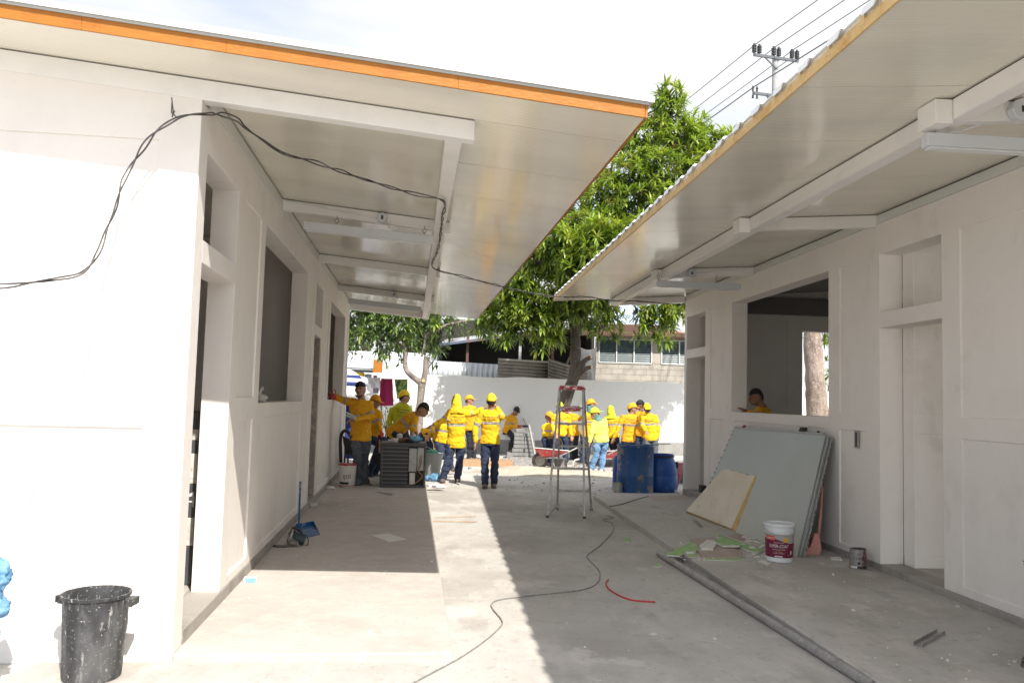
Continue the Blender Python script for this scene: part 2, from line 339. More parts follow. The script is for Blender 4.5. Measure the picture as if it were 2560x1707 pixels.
leaf_d = mk('dark_mango_leaf', (.095,.15,.045), .38, layers=[(1.5,(.15,.21,.06),.5,.66,4)], rnd=.35, trans=.25)
leaf_i = mk('painted_shade_mango_leaf', (.10,.16,.04), .4, layers=[(1.5,(.15,.21,.05),.5,.66,4)], rnd=.35, trans=.3)
leaf_y = mk('young_mango_leaf', (.36,.26,.10), .4, layers=[(2,(.13,.17,.04),.45,.6,4)], rnd=.3, trans=.3)
insul = mk('insulator', (.05,.055,.06), .3)
pole_m = mk('pole_concrete', (.36,.365,.36), .85, layers=[(4,(.28,.28,.28),.5,.7)])
steel_d = mk('dark_steel', (.11,.12,.13), .5, .5)
wire_m = mk('power_wire', (.10,.115,.135), .5)
lamp_m = mk('lamp_housing', (.60,.63,.66), .4, layers=[(3,(.54,.57,.6),.5,.75)])
lamp_l = mk('lamp_lens', (.68,.70,.72), .3)
ac_m = mk('condenser_grille', (.085,.088,.092), .55, .3, layers=[(8,(.15,.15,.15),.55,.75)])
ac_g = mk('condenser_panel', (.40,.41,.40), .5, .2, layers=[(6,(.3,.3,.29),.5,.7)])
ac_d = mk('condenser_inside', (.03,.03,.03), .9)
copper = mk('copper', (.42,.25,.16), .45, .7)
blue_pl = mk('blue_plastic_sheet', (.14,.33,.52), .3, layers=[(8,(.30,.52,.72),.45,.65)], bump=[(9,1,.06)], trans=.25)
blue_pt = mk('blue_tool_plastic', (.02,.12,.30), .45, layers=[(12,(.25,.28,.33),.55,.68)])
saw_g = mk('saw_green', (.03,.055,.06), .5)
skin_m = mk('skin', (.40,.225,.145), .55, layers=[(9,(.34,.18,.11),.45,.7)], spec=.35)
skin_d = mk('skin_dark', (.29,.15,.095), .55, layers=[(9,(.21,.10,.06),.45,.7)], spec=.35)
hair_m = mk('black_hair', (.014,.012,.011), .7, bump=[(120,.6,.004)])
shirt_o = mk('orange_yellow_shirt', (.76,.37,.010), .9, layers=[(9,(.52,.27,.03),.62,.74),(5,(.64,.29,.01),.5,.75,5,None,.8)], bump=[(6,1,.035,(1,1,.7)),(300,.1,.001)])
shirt_y = mk('bright_yellow_shirt', (.82,.50,.010), .9, layers=[(9,(.62,.38,.03),.62,.74),(5,(.72,.42,.01),.5,.75,5,None,.8)], bump=[(6,1,.035,(1,1,.7))])
shirt_g = mk('lime_shirt', (.50,.50,.015), .9, layers=[(5,(.42,.42,.01),.5,.75)], bump=[(6,1,.035,(1,1,.7))])
shirt_l = mk('pale_lemon_shirt', (.80,.74,.16), .9, layers=[(5,(.72,.64,.1),.5,.75)], bump=[(6,1,.035,(1,1,.7))])
band_m = mk('reflective_tape', (.30,.285,.25), .6, layers=[(14,(.42,.40,.36),.5,.65)])
navy_m = mk('navy_trousers', (.022,.034,.075), .92, layers=[(4,(.045,.06,.11),.45,.75)], bump=[(5,1,.05,(1,1,.7))])
dark_t = mk('dark_trousers', (.016,.018,.026), .92, layers=[(4,(.03,.033,.045),.45,.75)], bump=[(5,1,.05)])
jean_m = mk('blue_jeans', (.12,.24,.42), .92, layers=[(3,(.22,.36,.54),.45,.65)], bump=[(5,1,.05,(1,1,.7))])
jean_g = mk('paint_stained_jeans', (.085,.10,.12), .92, layers=[(3,(.14,.16,.18),.45,.65),(40,(.6,.6,.58),.68,.72,3)], bump=[(5,1,.05,(1,1,.7))])
boot_m = mk('dusty_boot', (.13,.10,.08), .85, layers=[(9,(.26,.22,.18),.5,.7)], bump=[(30,.4,.01)])
boot_w = mk('pale_shoe', (.55,.42,.33), .8)
cap_o = mk('orange_cap', (.80,.36,.015), .8, bump=[(20,.4,.01)])
cap_y = mk('yellow_cap', (.84,.60,.02), .8, bump=[(12,.8,.02)])
cap_g = mk('lime_cap', (.58,.68,.03), .8, bump=[(12,.8,.02)])
cap_k = mk('black_cap', (.02,.02,.022), .8)
teal_c = mk('teal_neck_cloth', (.12,.26,.24), .9, bump=[(14,.8,.02)])
redglove = mk('red_glove', (.55,.04,.03), .7)
eye_m = mk('eye_dark', (.02,.014,.012), .3)
maroon_t = mk('maroon_towel', (.28,.012,.07), .95, bump=[(5,.9,.05,(4,4,.5))])
green_t = mk('green_patterned_towel', (.10,.20,.05), .95, layers=[(7,(.35,.42,.12),.45,.6),(5,(.04,.08,.03),.55,.62)], bump=[(5,.9,.05,(4,4,.5))])
white_t = mk('white_laundry', (.72,.72,.74), .9, bump=[(5,1,.05,(4,4,.5))])
grey_t = mk('grey_blue_laundry', (.30,.34,.42), .9, bump=[(5,1,.05)])
mauve_t = mk('mauve_laundry', (.30,.24,.30), .9, bump=[(5,1,.05)])
yellow_t = mk('yellow_laundry', (.75,.50,.03), .9, bump=[(5,1,.05)])
navy_p = mk('navy_canvas', (.02,.035,.16), .7)

# ================================================================== GROUND
def sheet(name, x0, x1, y0, y1, z, m, nx=1, ny=1):
    b = MB(); b.add([(x0,y0,z),(x1,y0,z),(x1,y1,z),(x0,y1,z)], [(0,1,2,3)])
    return structure(b.build(name, m))
sheet('ground', -150, 150, -40, 260, 0, conc)
b = MB(); b.box(.0, 1.706, 0, 12.9, -.05, .045)
o = b.build('left_walkway', conc_p, bevel=.012); o.location = OL; o.rotation_euler = (0,0,YL); structure(o)
b = MB(); b.box(-1.76, .0, -17, -.75, -.05, .075)
o = b.build('right_walkway', conc, bevel=.012); o.location = OR; o.rotation_euler = (0,0,YR); structure(o)
b = MB(); b.box(-1.6, .0, -.75, .05, -.05, .035)
o = b.build('right_walkway_ramp', conc, bevel=.01); o.location = OR; o.rotation_euler = (0,0,YR); structure(o)

# ================================================================== BUILDINGS
def wallgrid(sc_, zc, fn, T=.2):
    """grid of wall cells in (s,z); fn -> None (hole) or recess depth; front face at 0, back at -T"""
    b = MB(); C = {}
    for i in range(len(sc_)-1):
        for j in range(len(zc)-1):
            C[i,j] = fn((sc_[i]+sc_[i+1])/2, (zc[j]+zc[j+1])/2)
    def quad(p): b.add(p, [(0,1,2,3)])
    for (i,j), d in C.items():
        if d is None: continue
        s0, s1, z0, z1 = sc_[i], sc_[i+1], zc[j], zc[j+1]
        quad([(-d,s0,z0),(-d,s1,z0),(-d,s1,z1),(-d,s0,z1)])
        quad([(-T+d*.5,s0,z1),(-T+d*.5,s1,z1),(-T+d*.5,s1,z0),(-T+d*.5,s0,z0)])
        for di, dj, e in ((-1,0,((s0,z0),(s0,z1))),(1,0,((s1,z0),(s1,z1))),(0,-1,((s0,z0),(s1,z0))),(0,1,((s0,z1),(s1,z1)))):
            nb = C.get((i+di,j+dj), None)
            (a0,c0),(a1,c1) = e
            if nb is None: quad([(-d,a0,c0),(-d,a1,c1),(-T+d*.5,a1,c1),(-T+d*.5,a0,c0)])
            elif nb > d:
                quad([(-d,a0,c0),(-d,a1,c1),(-nb,a1,c1),(-nb,a0,c0)])
                quad([(-T+d*.5,a0,c0),(-T+d*.5,a1,c1),(-T+nb*.5,a1,c1),(-T+nb*.5,a0,c0)])
    return b
def cuts(lo, hi, spans):
    s = {lo, hi}
    for a, c in spans:
        if lo < a < hi: s.add(a)
        if lo < c < hi: s.add(c)
    return sorted(s)
def wall(name, mat_, parent, lo, hi, z0, z1, holes, recs, T=.2, xf=None, bev=.005, label=None):
    sc_ = cuts(lo, hi, [(h[0],h[1]) for h in holes+recs]); zc = cuts(z0, z1, [(h[2],h[3]) for h in holes+recs])
    def fn(s, z):
        for h in holes:
            if h[0] < s < h[1] and h[2] < z < h[3]: return None
        for h in recs:
            if h[0] < s < h[1] and h[2] < z < h[3]: return .016
        return 0.
    g = wallgrid(sc_, zc, fn, T)
    if xf: g.v = [Vector(xf(v)) for v in g.v]
    o = g.build(name, mat_, parent, weld=.0004, bevel=bev)
    if label: o['label'] = label
    return o

PZ = .135        # plinth top
# ---------------- left building (local x to the corridor, y along it)
BL = thing('unfinished_school_building', 'long white plastered building on the left with orange roof edge and empty openings', 'building', OL, YL)
def zL(x): return 3.63-.085*x
doors = [(.2,1.21),(6.47,7.36)]; wins = [(2.42,5.5),(8.6,11.5)]
holes = []
for a, c in doors: holes += [(a,c,PZ,2.48),(a,c,2.63,3.21)]
for a, c in wins: holes += [(a,c,1.55,3.2)]
recs = []
for a, c in ((1.46,2.2),(5.78,6.22),(7.6,8.35),(11.75,12.3)): recs += [(a,c,1.6,3.2),(a,c,PZ+.07,1.41)]
for a, c in wins: recs += [(a+.1,c-.1,PZ+.07,1.41)]
wall('wall', plaster, BL, .2, 12.55, PZ, 3.52, holes, recs, T=.205)
# front gable wall : s -> x
wall('front_wall', plaster, BL, 0, 7.2, 0, 3.5, [], [(.25,3.2,1.6,3.22),(.25,3.2,.22,1.41),(3.45,6.6,1.6,3.22),(3.45,6.6,.22,1.41)], T=.2,
     xf=lambda v: (-v.y, -v.x, v.z if v.z < 3.49 else zL(-v.y)-.135))
b = MB(); b.box(-.24, .004, .2, 12.56, 0, PZ); b.build('plinth', plinth_m, BL, bevel=.01)
# inside: rear wall, cross walls, floor
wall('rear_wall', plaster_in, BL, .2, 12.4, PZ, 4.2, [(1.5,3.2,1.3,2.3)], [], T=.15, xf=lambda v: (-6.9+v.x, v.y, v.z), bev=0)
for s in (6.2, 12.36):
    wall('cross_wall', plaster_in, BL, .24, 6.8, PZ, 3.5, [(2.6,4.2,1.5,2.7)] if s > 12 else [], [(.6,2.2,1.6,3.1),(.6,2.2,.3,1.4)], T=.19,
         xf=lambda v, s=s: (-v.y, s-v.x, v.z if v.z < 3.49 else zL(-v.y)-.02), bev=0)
b = MB(); b.box(-6.9, -.24, .2, 12.4, 0, PZ-.002); b.build('floor', conc_p, BL)
# roof
def roofslab(x0, x1, s0, s1, zf, th, m, name, parent, o=0., bevel=0):
    b = MB(); b.hexa([(x0,s0,zf(x0)+o),(x1,s0,zf(x1)+o),(x1,s1,zf(x1)+o),(x0,s1,zf(x0)+o)] + [(x0,s0,zf(x0)+o+th),(x1,s0,zf(x1)+o+th),(x1,s1,zf(x1)+o+th),(x0,s1,zf(x0)+o+th)])
    return b.build(name, m, parent, bevel=bevel)
rL = roofslab(-7.6, 2.75, -.5, 12.86, zL, .085, soffit, 'roof', BL)
b = MB()
def fz(b, x0, x1, s0, s1, zf, o0, o1, mi=0):
    b.hexa([(x0,s0,zf(x0)+o0),(x1,s0,zf(x1)+o0),(x1,s1,zf(x1)+o0),(x0,s1,zf(x0)+o0),(x0,s0,zf(x0)+o1),(x1,s0,zf(x1)+o1),(x1,s1,zf(x1)+o1),(x0,s1,zf(x0)+o1)], mi)
xs = [-7.6,-5.2,-3.4,-1.75,-.55,.25,1.6,2.75]
for i in range(len(xs)-1):
    j = random.uniform(-.0008,.0008)
    fz(b, xs[i]+.0002, xs[i+1]-.0002, -.516+j, -.502, zL, -.004+j, .076)
fz(b, 2.752, 2.768, -.514, 12.86, zL, -.004, .076)
fo = b.build('fascia', orange_m, rL, bevel=.002); 
b = MB(); fz(b, -7.6, 2.775, -.522, -.5, zL, .0765, .094); b.build('fascia_trim', greytrim, rL)
b = MB(); fz(b, -7.6, 2.80, -.545, 12.88, zL, .0955, .122)
fz(b, -7.6, 2.80, -.549, -.5452, zL, .088, .124)
b.build('roof_sheet', sheet_w, rL)
# beams
def beam(parent, x0, x1, s0, s1, zf, d=.13, gap=.006, m=None, name='roof_beam'):
    b = MB(); b.hexa([(x0,s0,zf(x0)-gap-d),(x1,s0,zf(x1)-gap-d),(x1,s1,zf(x1)-gap-d),(x0,s1,zf(x0)-gap-d),(x0,s0,zf(x0)-gap),(x1,s0,zf(x1)-gap),(x1,s1,zf(x1)-gap),(x0,s1,zf(x0)-gap)])
    b.hexa([(x0+.004,s0+.004,zf(x0)-gap),(x1-.004,s0+.004,zf(x1)-gap),(x1-.004,s1-.004,zf(x1)-gap),(x0+.004,s1-.004,zf(x0)-gap),(x0+.004,s0+.004,zf(x0)-.001),(x1-.004,s0+.004,zf(x1)-.001),(x1-.004,s1-.004,zf(x1)-.001),(x0+.004,s1-.004,zf(x0)-.001)], 1)
    return b.build(name, [m or beam_m, darkgap], parent, bevel=.004)
beam(BL, -7.2, 1.74, -.004, .10, zL)
for s in (3.2, 6.45, 9.68): beam(BL, .01, 1.725, s, s+.075, zL, .11)
beam(BL, .0, 1.70, 12.72, 12.84, zL, .13)
def zLl(x): return zL(1.61)
b = MB(); z1 = zL(1.665)-.008
b.box(1.555, 1.66, .103, 12.82, z1-.12, z1); b.box(1.552, 1.663, .103, 12.82, z1-.127, z1-.121)
b.build('eave_beam', [beam_m], BL, bevel=.004)
b = MB(); b.box(-.10, .012, .103, 12.7, 3.521, 3.618); b.box(-.09, .008, .103, 12.7, 3.6185, 3.627, 1)
b.build('wall_plate', [plate_m, darkgap], BL, bevel=.004)
# raw mortar jamb of the second door
b = MB(); b.box(-.236, -.02, 7.33, 7.358, PZ+.001, 2.478)
o = b.build('door_jamb', raw_mortar, BL, bevel=.004); o['label'] = 'rough unplastered mortar jamb with brick showing'

# ---------------- right building
BR = thing('unfinished_classroom_block', 'shaded white plastered building on the right with ribbed roof and large square window opening', 'building', OR, YR)
def zR(x): return 3.617+.0725*x
doorsR = [(-1.18,-.13),(-7.745,-6.71),(-13.9,-12.9)]; winsR = [(-5.61,-2.465),(-11.9,-9.3)]
holes = []
for a, c in doorsR: holes += [(a,c,PZ,2.46),(a,c,2.615,3.205)]
holes += [(-5.61,-2.465,1.55,3.205)]
recs = []
for a, c in ((-2.2,-1.46),(-6.45,-5.87),(-12.4,-8.0)): recs += [(a,c,1.6,3.2),(a,c,PZ+.07,1.42)]
recs += [(-5.5,-2.6,PZ+.07,1.42)]
# mirror: front face towards -x
wall('wall', plaster, BR, -17, 0, PZ, 3.52, holes, recs, T=.24, xf=lambda v: (-v.x, v.y, v.z))
b = MB(); b.box(-.004, .24, -17, .01, 0, PZ); b.build('plinth', plinth_m, BR, bevel=.01)
# end wall with opening, cross wall
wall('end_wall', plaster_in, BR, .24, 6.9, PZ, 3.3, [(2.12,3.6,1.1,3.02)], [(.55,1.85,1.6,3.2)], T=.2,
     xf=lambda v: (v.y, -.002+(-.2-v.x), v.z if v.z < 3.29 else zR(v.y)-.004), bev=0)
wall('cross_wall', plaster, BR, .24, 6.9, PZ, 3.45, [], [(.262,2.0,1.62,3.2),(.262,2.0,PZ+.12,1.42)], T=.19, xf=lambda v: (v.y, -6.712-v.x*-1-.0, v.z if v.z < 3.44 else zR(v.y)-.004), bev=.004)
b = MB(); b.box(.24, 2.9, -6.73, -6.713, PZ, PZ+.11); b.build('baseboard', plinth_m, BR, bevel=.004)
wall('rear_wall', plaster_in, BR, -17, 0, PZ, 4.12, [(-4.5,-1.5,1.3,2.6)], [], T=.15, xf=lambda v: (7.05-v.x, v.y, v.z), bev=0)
b = MB(); b.box(.24, 6.9, -17, 0, 0, PZ-.002); b.build('floor', conc, BR)
# dark ring beam above the end wall
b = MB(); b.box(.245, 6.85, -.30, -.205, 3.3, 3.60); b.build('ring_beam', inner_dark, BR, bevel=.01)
b = MB(); fz(b, .245, 6.85, -6.4, -.31, zR, -.06, -.01); b.build('ceiling_shade_sheet', inner_dark, BR)  # dark sheet added under the roof, inner shade put into its colour
rR = roofslab(-2.385, 7.6, -17, .15, zR, .085, soffit, 'roof', BR)
b = MB(); k = 0
s = -16.9
while s < .14:
    e = min(s+.35, .14)
    j0, j1 = random.uniform(-.004,.004), random.uniform(-.004,.004)
    z0 = zR(-2.39)
    b.hexa([(-2.399,s,z0-.005),(-2.387,s,z0-.005),(-2.387,e,z0-.005),(-2.399,e,z0-.005),(-2.399,s,z0+.058+j0),(-2.387,s,z0+.058+j0),(-2.387,e,z0+.052+j1),(-2.399,e,z0+.052+j1)])
    # torn spike beside each rib
    h = random.uniform(.075,.10)
    b.poly([(-2.4005,s-.005,z0+.02),(-2.4005,s+.05,z0+.03),(-2.4005,s+.018,z0+h),(-2.4005,s+.008,z0+h)], .006)
    s += .35
b.build('fascia', foamstrip, rR)
b = MB(); fz(b, -2.40, 7.6, -17, .16, zR, .0865, .092)
s = -16.9
while s < .15:
    z0 = .092
    for x0, x1 in ((-2.418, 7.6),):
        za, zb = zR(x0), zR(x1)
        b.hexa([(x0,s-.15,za+z0),(x1,s-.15,zb+z0),(x1,s-.005,zb+z0),(x0,s-.005,za+z0),(x0+.03,s-.11,za+z0+.032),(x1,s-.11,zb+z0+.032),(x1,s-.04,zb+z0+.032),(x0+.03,s-.04,za+z0+.032)])
        b.hexa([(x0,s-.11,za+.060),(x0+.006,s-.11,za+.060),(x0+.006,s-.005,za+.060),(x0,s-.005,za+.060),(x0,s-.145,za+z0-.001),(x0+.006,s-.145,za+z0-.001),(x0+.006,s-.005,za+z0-.001),(x0,s-.005,za+z0-.001)])
    s += .35
b.build('roof_sheet', sheet_w, rR)
for s in (-3.36, -6.68, -9.95, -13.2): beam(BR, -1.43, -.01, s, s+.075, zR, .12)
beam(BR, -1.36, .0, .02, .14, zR, .12)
b = MB(); z1 = zR(-1.36)-.008
b.box(-1.35, -1.245, -17, .018, z1-.12, z1); b.box(-1.353, -1.242, -17, .018, z1-.127, z1-.121); b.box(-1.345,-1.25,-17,.018,z1+.0005,z1+.0075,1)
b.build('eave_beam', [beam_m, darkgap], BR, bevel=.004)
b = MB(); b.box(-.012, .10, -17, -.06, 3.521, 3.606); b.box(-.008, .09, -17, -.06, 3.6065, 3.615, 1)
b.build('wall_plate', [plate_m, darkgap], BR, bevel=.004)
# end block on beams (boxed ends sticking out)
b = MB()
for s in (-3.36,-6.68,-9.95):
    b = MB(); b.box(-1.46,-1.352, s-.06, s+.13, zR(-1.4)-.155, zR(-1.4)-.008); b.build('beam_end_box', beam_m, BR, bevel=.004)
# electrical box cut in the right wall
P = onpl(1968, 1009, OR, bR); q = P-OR; s_ = q.dot(aR)
b = MB(); b.box(-.006, .0, s_-.045, s_+.045, P.z-.09, P.z+.09, 0); b.box(-.010,-.0065, s_-.018, s_+.018, P.z-.075, P.z+.075, 1)
b.build('electrical_box', [plinth_m, black_pl], BR, bevel=.003)

# ---------------- ceiling lights, junction boxes
def lamp(p0, p1, label, hooks, hz):
    d = (p1-p0); L = d.length
    t = thing('ceiling_light', label, 'light fixture', (p0+p1)/2, 0, 'fluorescent fittings under the eaves', world=True)
    u = Vector((0,0,1)); b = MB(); b.bar(p0, p1, .075, .082, u); b.build('housing', lamp_m, t, bevel=.004)
    dn = Vector((0,0,-.048)); dd = d.normalized()*.02
    b = MB(); b.bar(p0+dn+dd, p1+dn-dd, .062, .012, u); b.build('diffuser', lamp_l, t, bevel=.003)
    for h in hooks:
        q = p0.lerp(p1, h) + Vector((0,0,.042)); b = MB()
        n_ = 10; c = q + Vector((0,0,hz*.45)); r_ = .020
        b.tube([c + Vector((r_*math.cos(2*math.pi*i/n_), 0, r_*math.sin(2*math.pi*i/n_))) for i in range(n_+1)], .003, 5)
        b.tube([q, c-Vector((0,0,r_))], .003, 5); b.tube([c+Vector((0,0,r_)), q+Vector((0,0,hz))], .003, 5)
        b.build('hook', steel_d, t)
    return t
def jbox(p, nrm, label, cabs, r=.055):
    t = thing('junction_box', label, 'junction box', p, 0, 'round junction boxes on the beams', world=True)
    n = Vector(nrm).normalized(); u = n.cross(Vector((0,0,1))).normalized(); v = Vector((0,0,1)); b = MB()
    b.rings([(p, u*r, v*r), (p+n*.05, u*r, v*r), (p+n*.056, u*(r-.006), v*(r-.006))], 8); b.build('box', lamp_m, t)
    b = MB()
    for c in cabs: b.tube(smoothpath(c), .006, 6)
    b.build('conduit', white_pl, t, smooth=True)
    b = MB(); q = p+n*.0565
    b.add([q-u*.012-v*.02, q+u*.012-v*.02, q+u*.012+v*.02, q-u*.012+v*.02], [(0,1,2,3)]); b.build('plug_hole', black_pl, t)
for (s, xs_, lab, x0, x1, z0, z1, jx) in (
    (3.13, 0, 'near white fluorescent fitting slung under the left eave', .24, 1.55, 3.347, 3.262, 1.02),
    (9.60, 0, 'far white fluorescent fitting slung under the left eave', .20, 1.50, 3.33, 3.225, 1.0)):
    p0 = WL(x0, s, z0); p1 = WL(x1, s, z1)
    lamp(p0, p1, lab, (.25, .93), .10)
    jb = WL(jx, s+.07, zL(jx)-.065)
    jbox(jb, -aL, 'small octagonal junction box on the %s left eave beam' % ('second' if s < 5 else 'fourth'),
         [[jb+bL*-.06, WL(jx-.5, s+.05, zL(jx-.5)-.05), WL(.05, s+.05, zL(.05)-.02)],
          [jb+bL*.05+Vector((0,0,-.03)), WL(jx+.1, s-.01, zL(jx)-.18), WL(jx+.35, s-.0, zL(jx)-.21), p0.lerp(p1,.9)+Vector((0,0,.03))]])
for (s, x0, x1, z, lab, jx, h) in ((-3.44, -1.43, -.24, 3.305, 'white fluorescent fitting above the square window of the right building', -.92, (.02,.72)),
                          (-9.86, -1.44, -.1, 3.30, 'white fluorescent fitting hung at the upper right beside a grey conduit', -.905, (.05,.8))):
    p0 = WR(x0, s, z); p1 = WR(x1, s, z)
    lamp(p0, p1, lab, h, .12)
    jb = WR(jx, s+(.075 if s > -5 else -.095), zR(jx)-.075)
    jbox(jb, -aR, 'octagonal junction box %s under the right eave' % ('beside the far fitting' if s > -5 else 'at the upper right corner'),
         [[jb+bR*.06, WR(jx+.4, s+.05, zR(jx+.4)-.05), WR(-.05, s+.05, zR(-.05)-.03)],
          [jb-bR*.05+Vector((0,0,-.02)), WR(jx-.22, s-.01, z+.10), WR(jx-.38, s, z+.05), p0+bR*.04+Vector((0,0,.03))]], .07)

# ---------------- twisted cable
wp = [(-1.91,4.899,3.328),(-2.019,4.906,3.319),(-2.101,4.917,3.294),(-2.214,4.93,3.218),(-2.288,4.915,3.098),(-2.34,4.898,2.984),(-2.387,4.895,2.863),(-2.41,4.87,2.698),(-2.416,4.80,2.576),(-2.394,4.68,2.423),(-2.349,4.444,2.274),(-2.353,4.202,2.202),(-2.402,4.025,2.153),(-2.45,3.898,2.121),(-2.6,3.6,2.06)]
wp = wp[::-1]
ub = [gz(x_, y_, 3.325) for x_, y_ in ((1018,462),(1016,500),(1012,540),(1004,580),(992,610))]
c3p = [(505,262),(545,275),(562,292),(600,320),(650,352),(720,372),(800,400),(880,425),(950,445)]
c3 = [at(x_, y_, 5.15 + (ub[0].y-5.15)*((x_-480)/538)**1.1) for x_, y_ in c3p]
c4p = [(1010,622),(1060,634),(1120,650),(1180,664),(1240,676),(1290,682),(1350,682),(1400,690),(1470,692),(1575,702)]
c4 = ub + [at(x_, y_, ub[-1].y + (14.6-ub[-1].y)*((x_-992)/583)) for x_, y_ in c4p]
def twist(name, pts, label, r=.0055, off=.0095, turns=2.2, n=2, m=cable_m):
    P = smoothpath(pts, 8)
    t = thing(name, label, 'cable', P[0], 0, None, world=True)
    L = 0; acc = [0]
    for a, c in zip(P, P[1:]): L += (c-a).length; acc.append(L)
    for k in range(n):
        b = MB(); Q = []
        for i, p in enumerate(P):
            tg = (P[min(i+1,len(P)-1)]-P[max(i-1,0)]).normalized(); u = tg.cross(Vector((0,0,1)))
            if u.length < .1: u = tg.cross(Vector((0,1,0)))
            u.normalize(); v = u.cross(tg); a = acc[i]*turns*2*math.pi + 2*math.pi*k/n + 1.2*math.sin(acc[i]*3.1)
            wob = off*(1+.5*math.sin(acc[i]*7+k))
            Q.append(p + (u*math.cos(a)+v*math.sin(a))*wob)
        b.tube(Q, r, 6); b.build('strand', m, t, smooth=True)
    return t
twist('twisted_cable', wp + c3 + c4, 'twisted black cable looping over the wall corner and along the left eave', turns=1.6)
P = at(401, 255, 5.07); b = MB(); b.tube([P, P+Vector((.0,-.03,-.05)), P+Vector((.03,-.09,-.03)), P+Vector((.02,-.1,.05))], .004, 5)
b.tube([P+Vector((-.015,-.01,.05)), P+Vector((-.01,-.02,-.02)), P+Vector((.04,-.06,-.06))], .004, 5)
tag(b.build('wire_hook', steel_d, loc=P), 'bent wire stub on the white wall under the roof corner', 'hook')

# ================================================================== PEOPLE
def person(label, T, Y, J, look, shirt, trous, skin=None, shoes=None, cap=None, hair=True, neckcloth=None, hood=None, bands=True, text=True, bare=0.,
           ground=True, vox=None, H=1.0, glove=None, group='workers in yellow shirts', gz_=0., hold=None, visor=None, stance=None, beard=False):
    skin = skin or skin_m; shoes = shoes or boot_m
    def P(k):
        q = J[k]; x, y = T(q[0], q[1]); return at(x, y, Y + (q[2] if len(q) > 2 else 0))
    j = {k: P(k) for k in J}
    pel = j['pel']; nk = j['neck']; hd = j['head']
    sh = {'L': j['shL'], 'R': j['shR']}
    side = (sh['R']-sh['L']); side.normalize()
    spine = (nk-pel).normalized(); side = (side - spine*side.dot(spine)).normalized(); dep = spine.cross(side).normalized()
    hv = side.copy(); hv.z *= .3; hv.normalize()
    hip = {'L': j.get('hipL', pel - hv*.095*H), 'R': j.get('hipR', pel + hv*.095*H)}
    if ground:
        for s in 'LR':
            a = j['an'+s]; a.z = gz_ + .085
    root = thing('person', label, 'person', (pel.x, pel.y, gz_), 0, group, world=True)
    vox = vox or (.0085 if Y < 19.5 else .012)
    def bake(mb, name, m, v, parent, sm=3, wr=0, sd_=0, classify=None):
        me = bpy.data.meshes.new(name); off = root.location
        me.from_pydata([tuple(a-off) for a in mb.v], [], mb.f); me.update()
        t = bpy.data.objects.new('t', me); COL.objects.link(t)
        r_ = t.modifiers.new('r', 'REMESH'); r_.mode = 'VOXEL'; r_.voxel_size = v; r_.use_smooth_shade = True
        s_ = t.modifiers.new('s', 'SMOOTH'); s_.factor = .5; s_.iterations = sm
        dg = bpy.context.evaluated_depsgraph_get(); e = t.evaluated_get(dg)
        me2 = bpy.data.meshes.new_from_object(e, preserve_all_data_layers=False, depsgraph=dg); bpy.data.objects.remove(t); bpy.data.meshes.remove(me)
        me2.name = name
        if wr:
            co = np.empty(len(me2.vertices)*3); me2.vertices.foreach_get('co', co)
            no = np.empty(len(me2.vertices)*3); me2.vertices.foreach_get('normal', no)
            co = co.reshape(-1,3); no = no.reshape(-1,3)
            for i in range(len(co)):
                p_ = Vector(co[i]); co[i] += no[i]*wr*(noise.noise(Vector((p_.x*6,p_.y*6,p_.z*11+sd_)))+.6*noise.noise(Vector((p_.x*17+5,p_.y*17,p_.z*22+sd_))))
            me2.vertices.foreach_set('co', co.ravel()); me2.update()
        for m_ in (m if isinstance(m, list) else [m]): me2.materials.append(m_)
        n_ = len(me2.polygons); me2.polygons.foreach_set('use_smooth', [True]*n_)
        mi = [0]*n_
        if classify: mi = [classify(p_.center + off) for p_ in me2.polygons]
        me2.polygons.foreach_set('material_index', mi)
        o = bpy.data.objects.new(name, me2); COL.objects.link(o); o.parent = root; OFF[o.name] = root.location.copy()
        return o
    seed = (hash(label) % 1000) * .37 if False else len(label)*3.7 + Y*5
    # ---- head frame
    f = Vector(look).normalized(); up = (hd-nk).normalized()*.45 + Vector((0,0,1)); up = (up - f*up.dot(f)).normalized(); rt = f.cross(up).normalized()
    def HX(a, b_, c): return hd + (rt*a + f*b_ + up*c)*H*1.07
    def headfn(d):
        x, y, z = d
        w_ = 1 - .30*max(0, -z)**1.3; 
        return Vector((x*w_*(1-.08*max(0,y)), y*(1-.10*max(0,-z)) + (.10*max(0,-z) if y > 0 else -.0), z))
    body = MB(); Ax = Matrix((rt*.081*H, f*.102*H, up*.130*H)).transposed()
    body.sphere(hd, Ax, 18, 12, fn=headfn)
    body.sphere(HX(0,.062,-.075), Matrix((rt*.042*H, f*.038*H, up*.035*H)).transposed(), 10, 7)   # chin
    body.tube([HX(0,.09,.018), HX(0,.112,-.022), HX(0,.095,-.036)], [.010*H,.017*H,.012*H], 7)     # nose
    body.tube([HX(-.04,.083,.030), HX(0,.094,.034), HX(.04,.083,.030)], .012*H, 7)                # brow
    body.tube([HX(-.026,.088,-.058), HX(0,.097,-.056), HX(.026,.088,-.058)], .010*H, 7)           # lips
    for e in (-1,1): body.sphere(HX(e*.077,-.005,-.008), Matrix((rt*.011*H, f*.020*H, up*.034*H)).transposed(), 8, 6)
    body.tube([nk - spine*.04, nk, hd - up*.05*H - f*.015*H], [.075*H,.060*H,.055*H], 12)
    core = [(pel - spine*.02, .14, .09), (pel + spine*.12, .13, .085), ((pel+nk)/2, .13, .09), (nk - spine*.14, .15, .095), (nk - spine*.05, .10, .07)]
    body.rings([(c, side*a*H, dep*b_*H) for c, a, b_ in core], 14)
    arms = {}
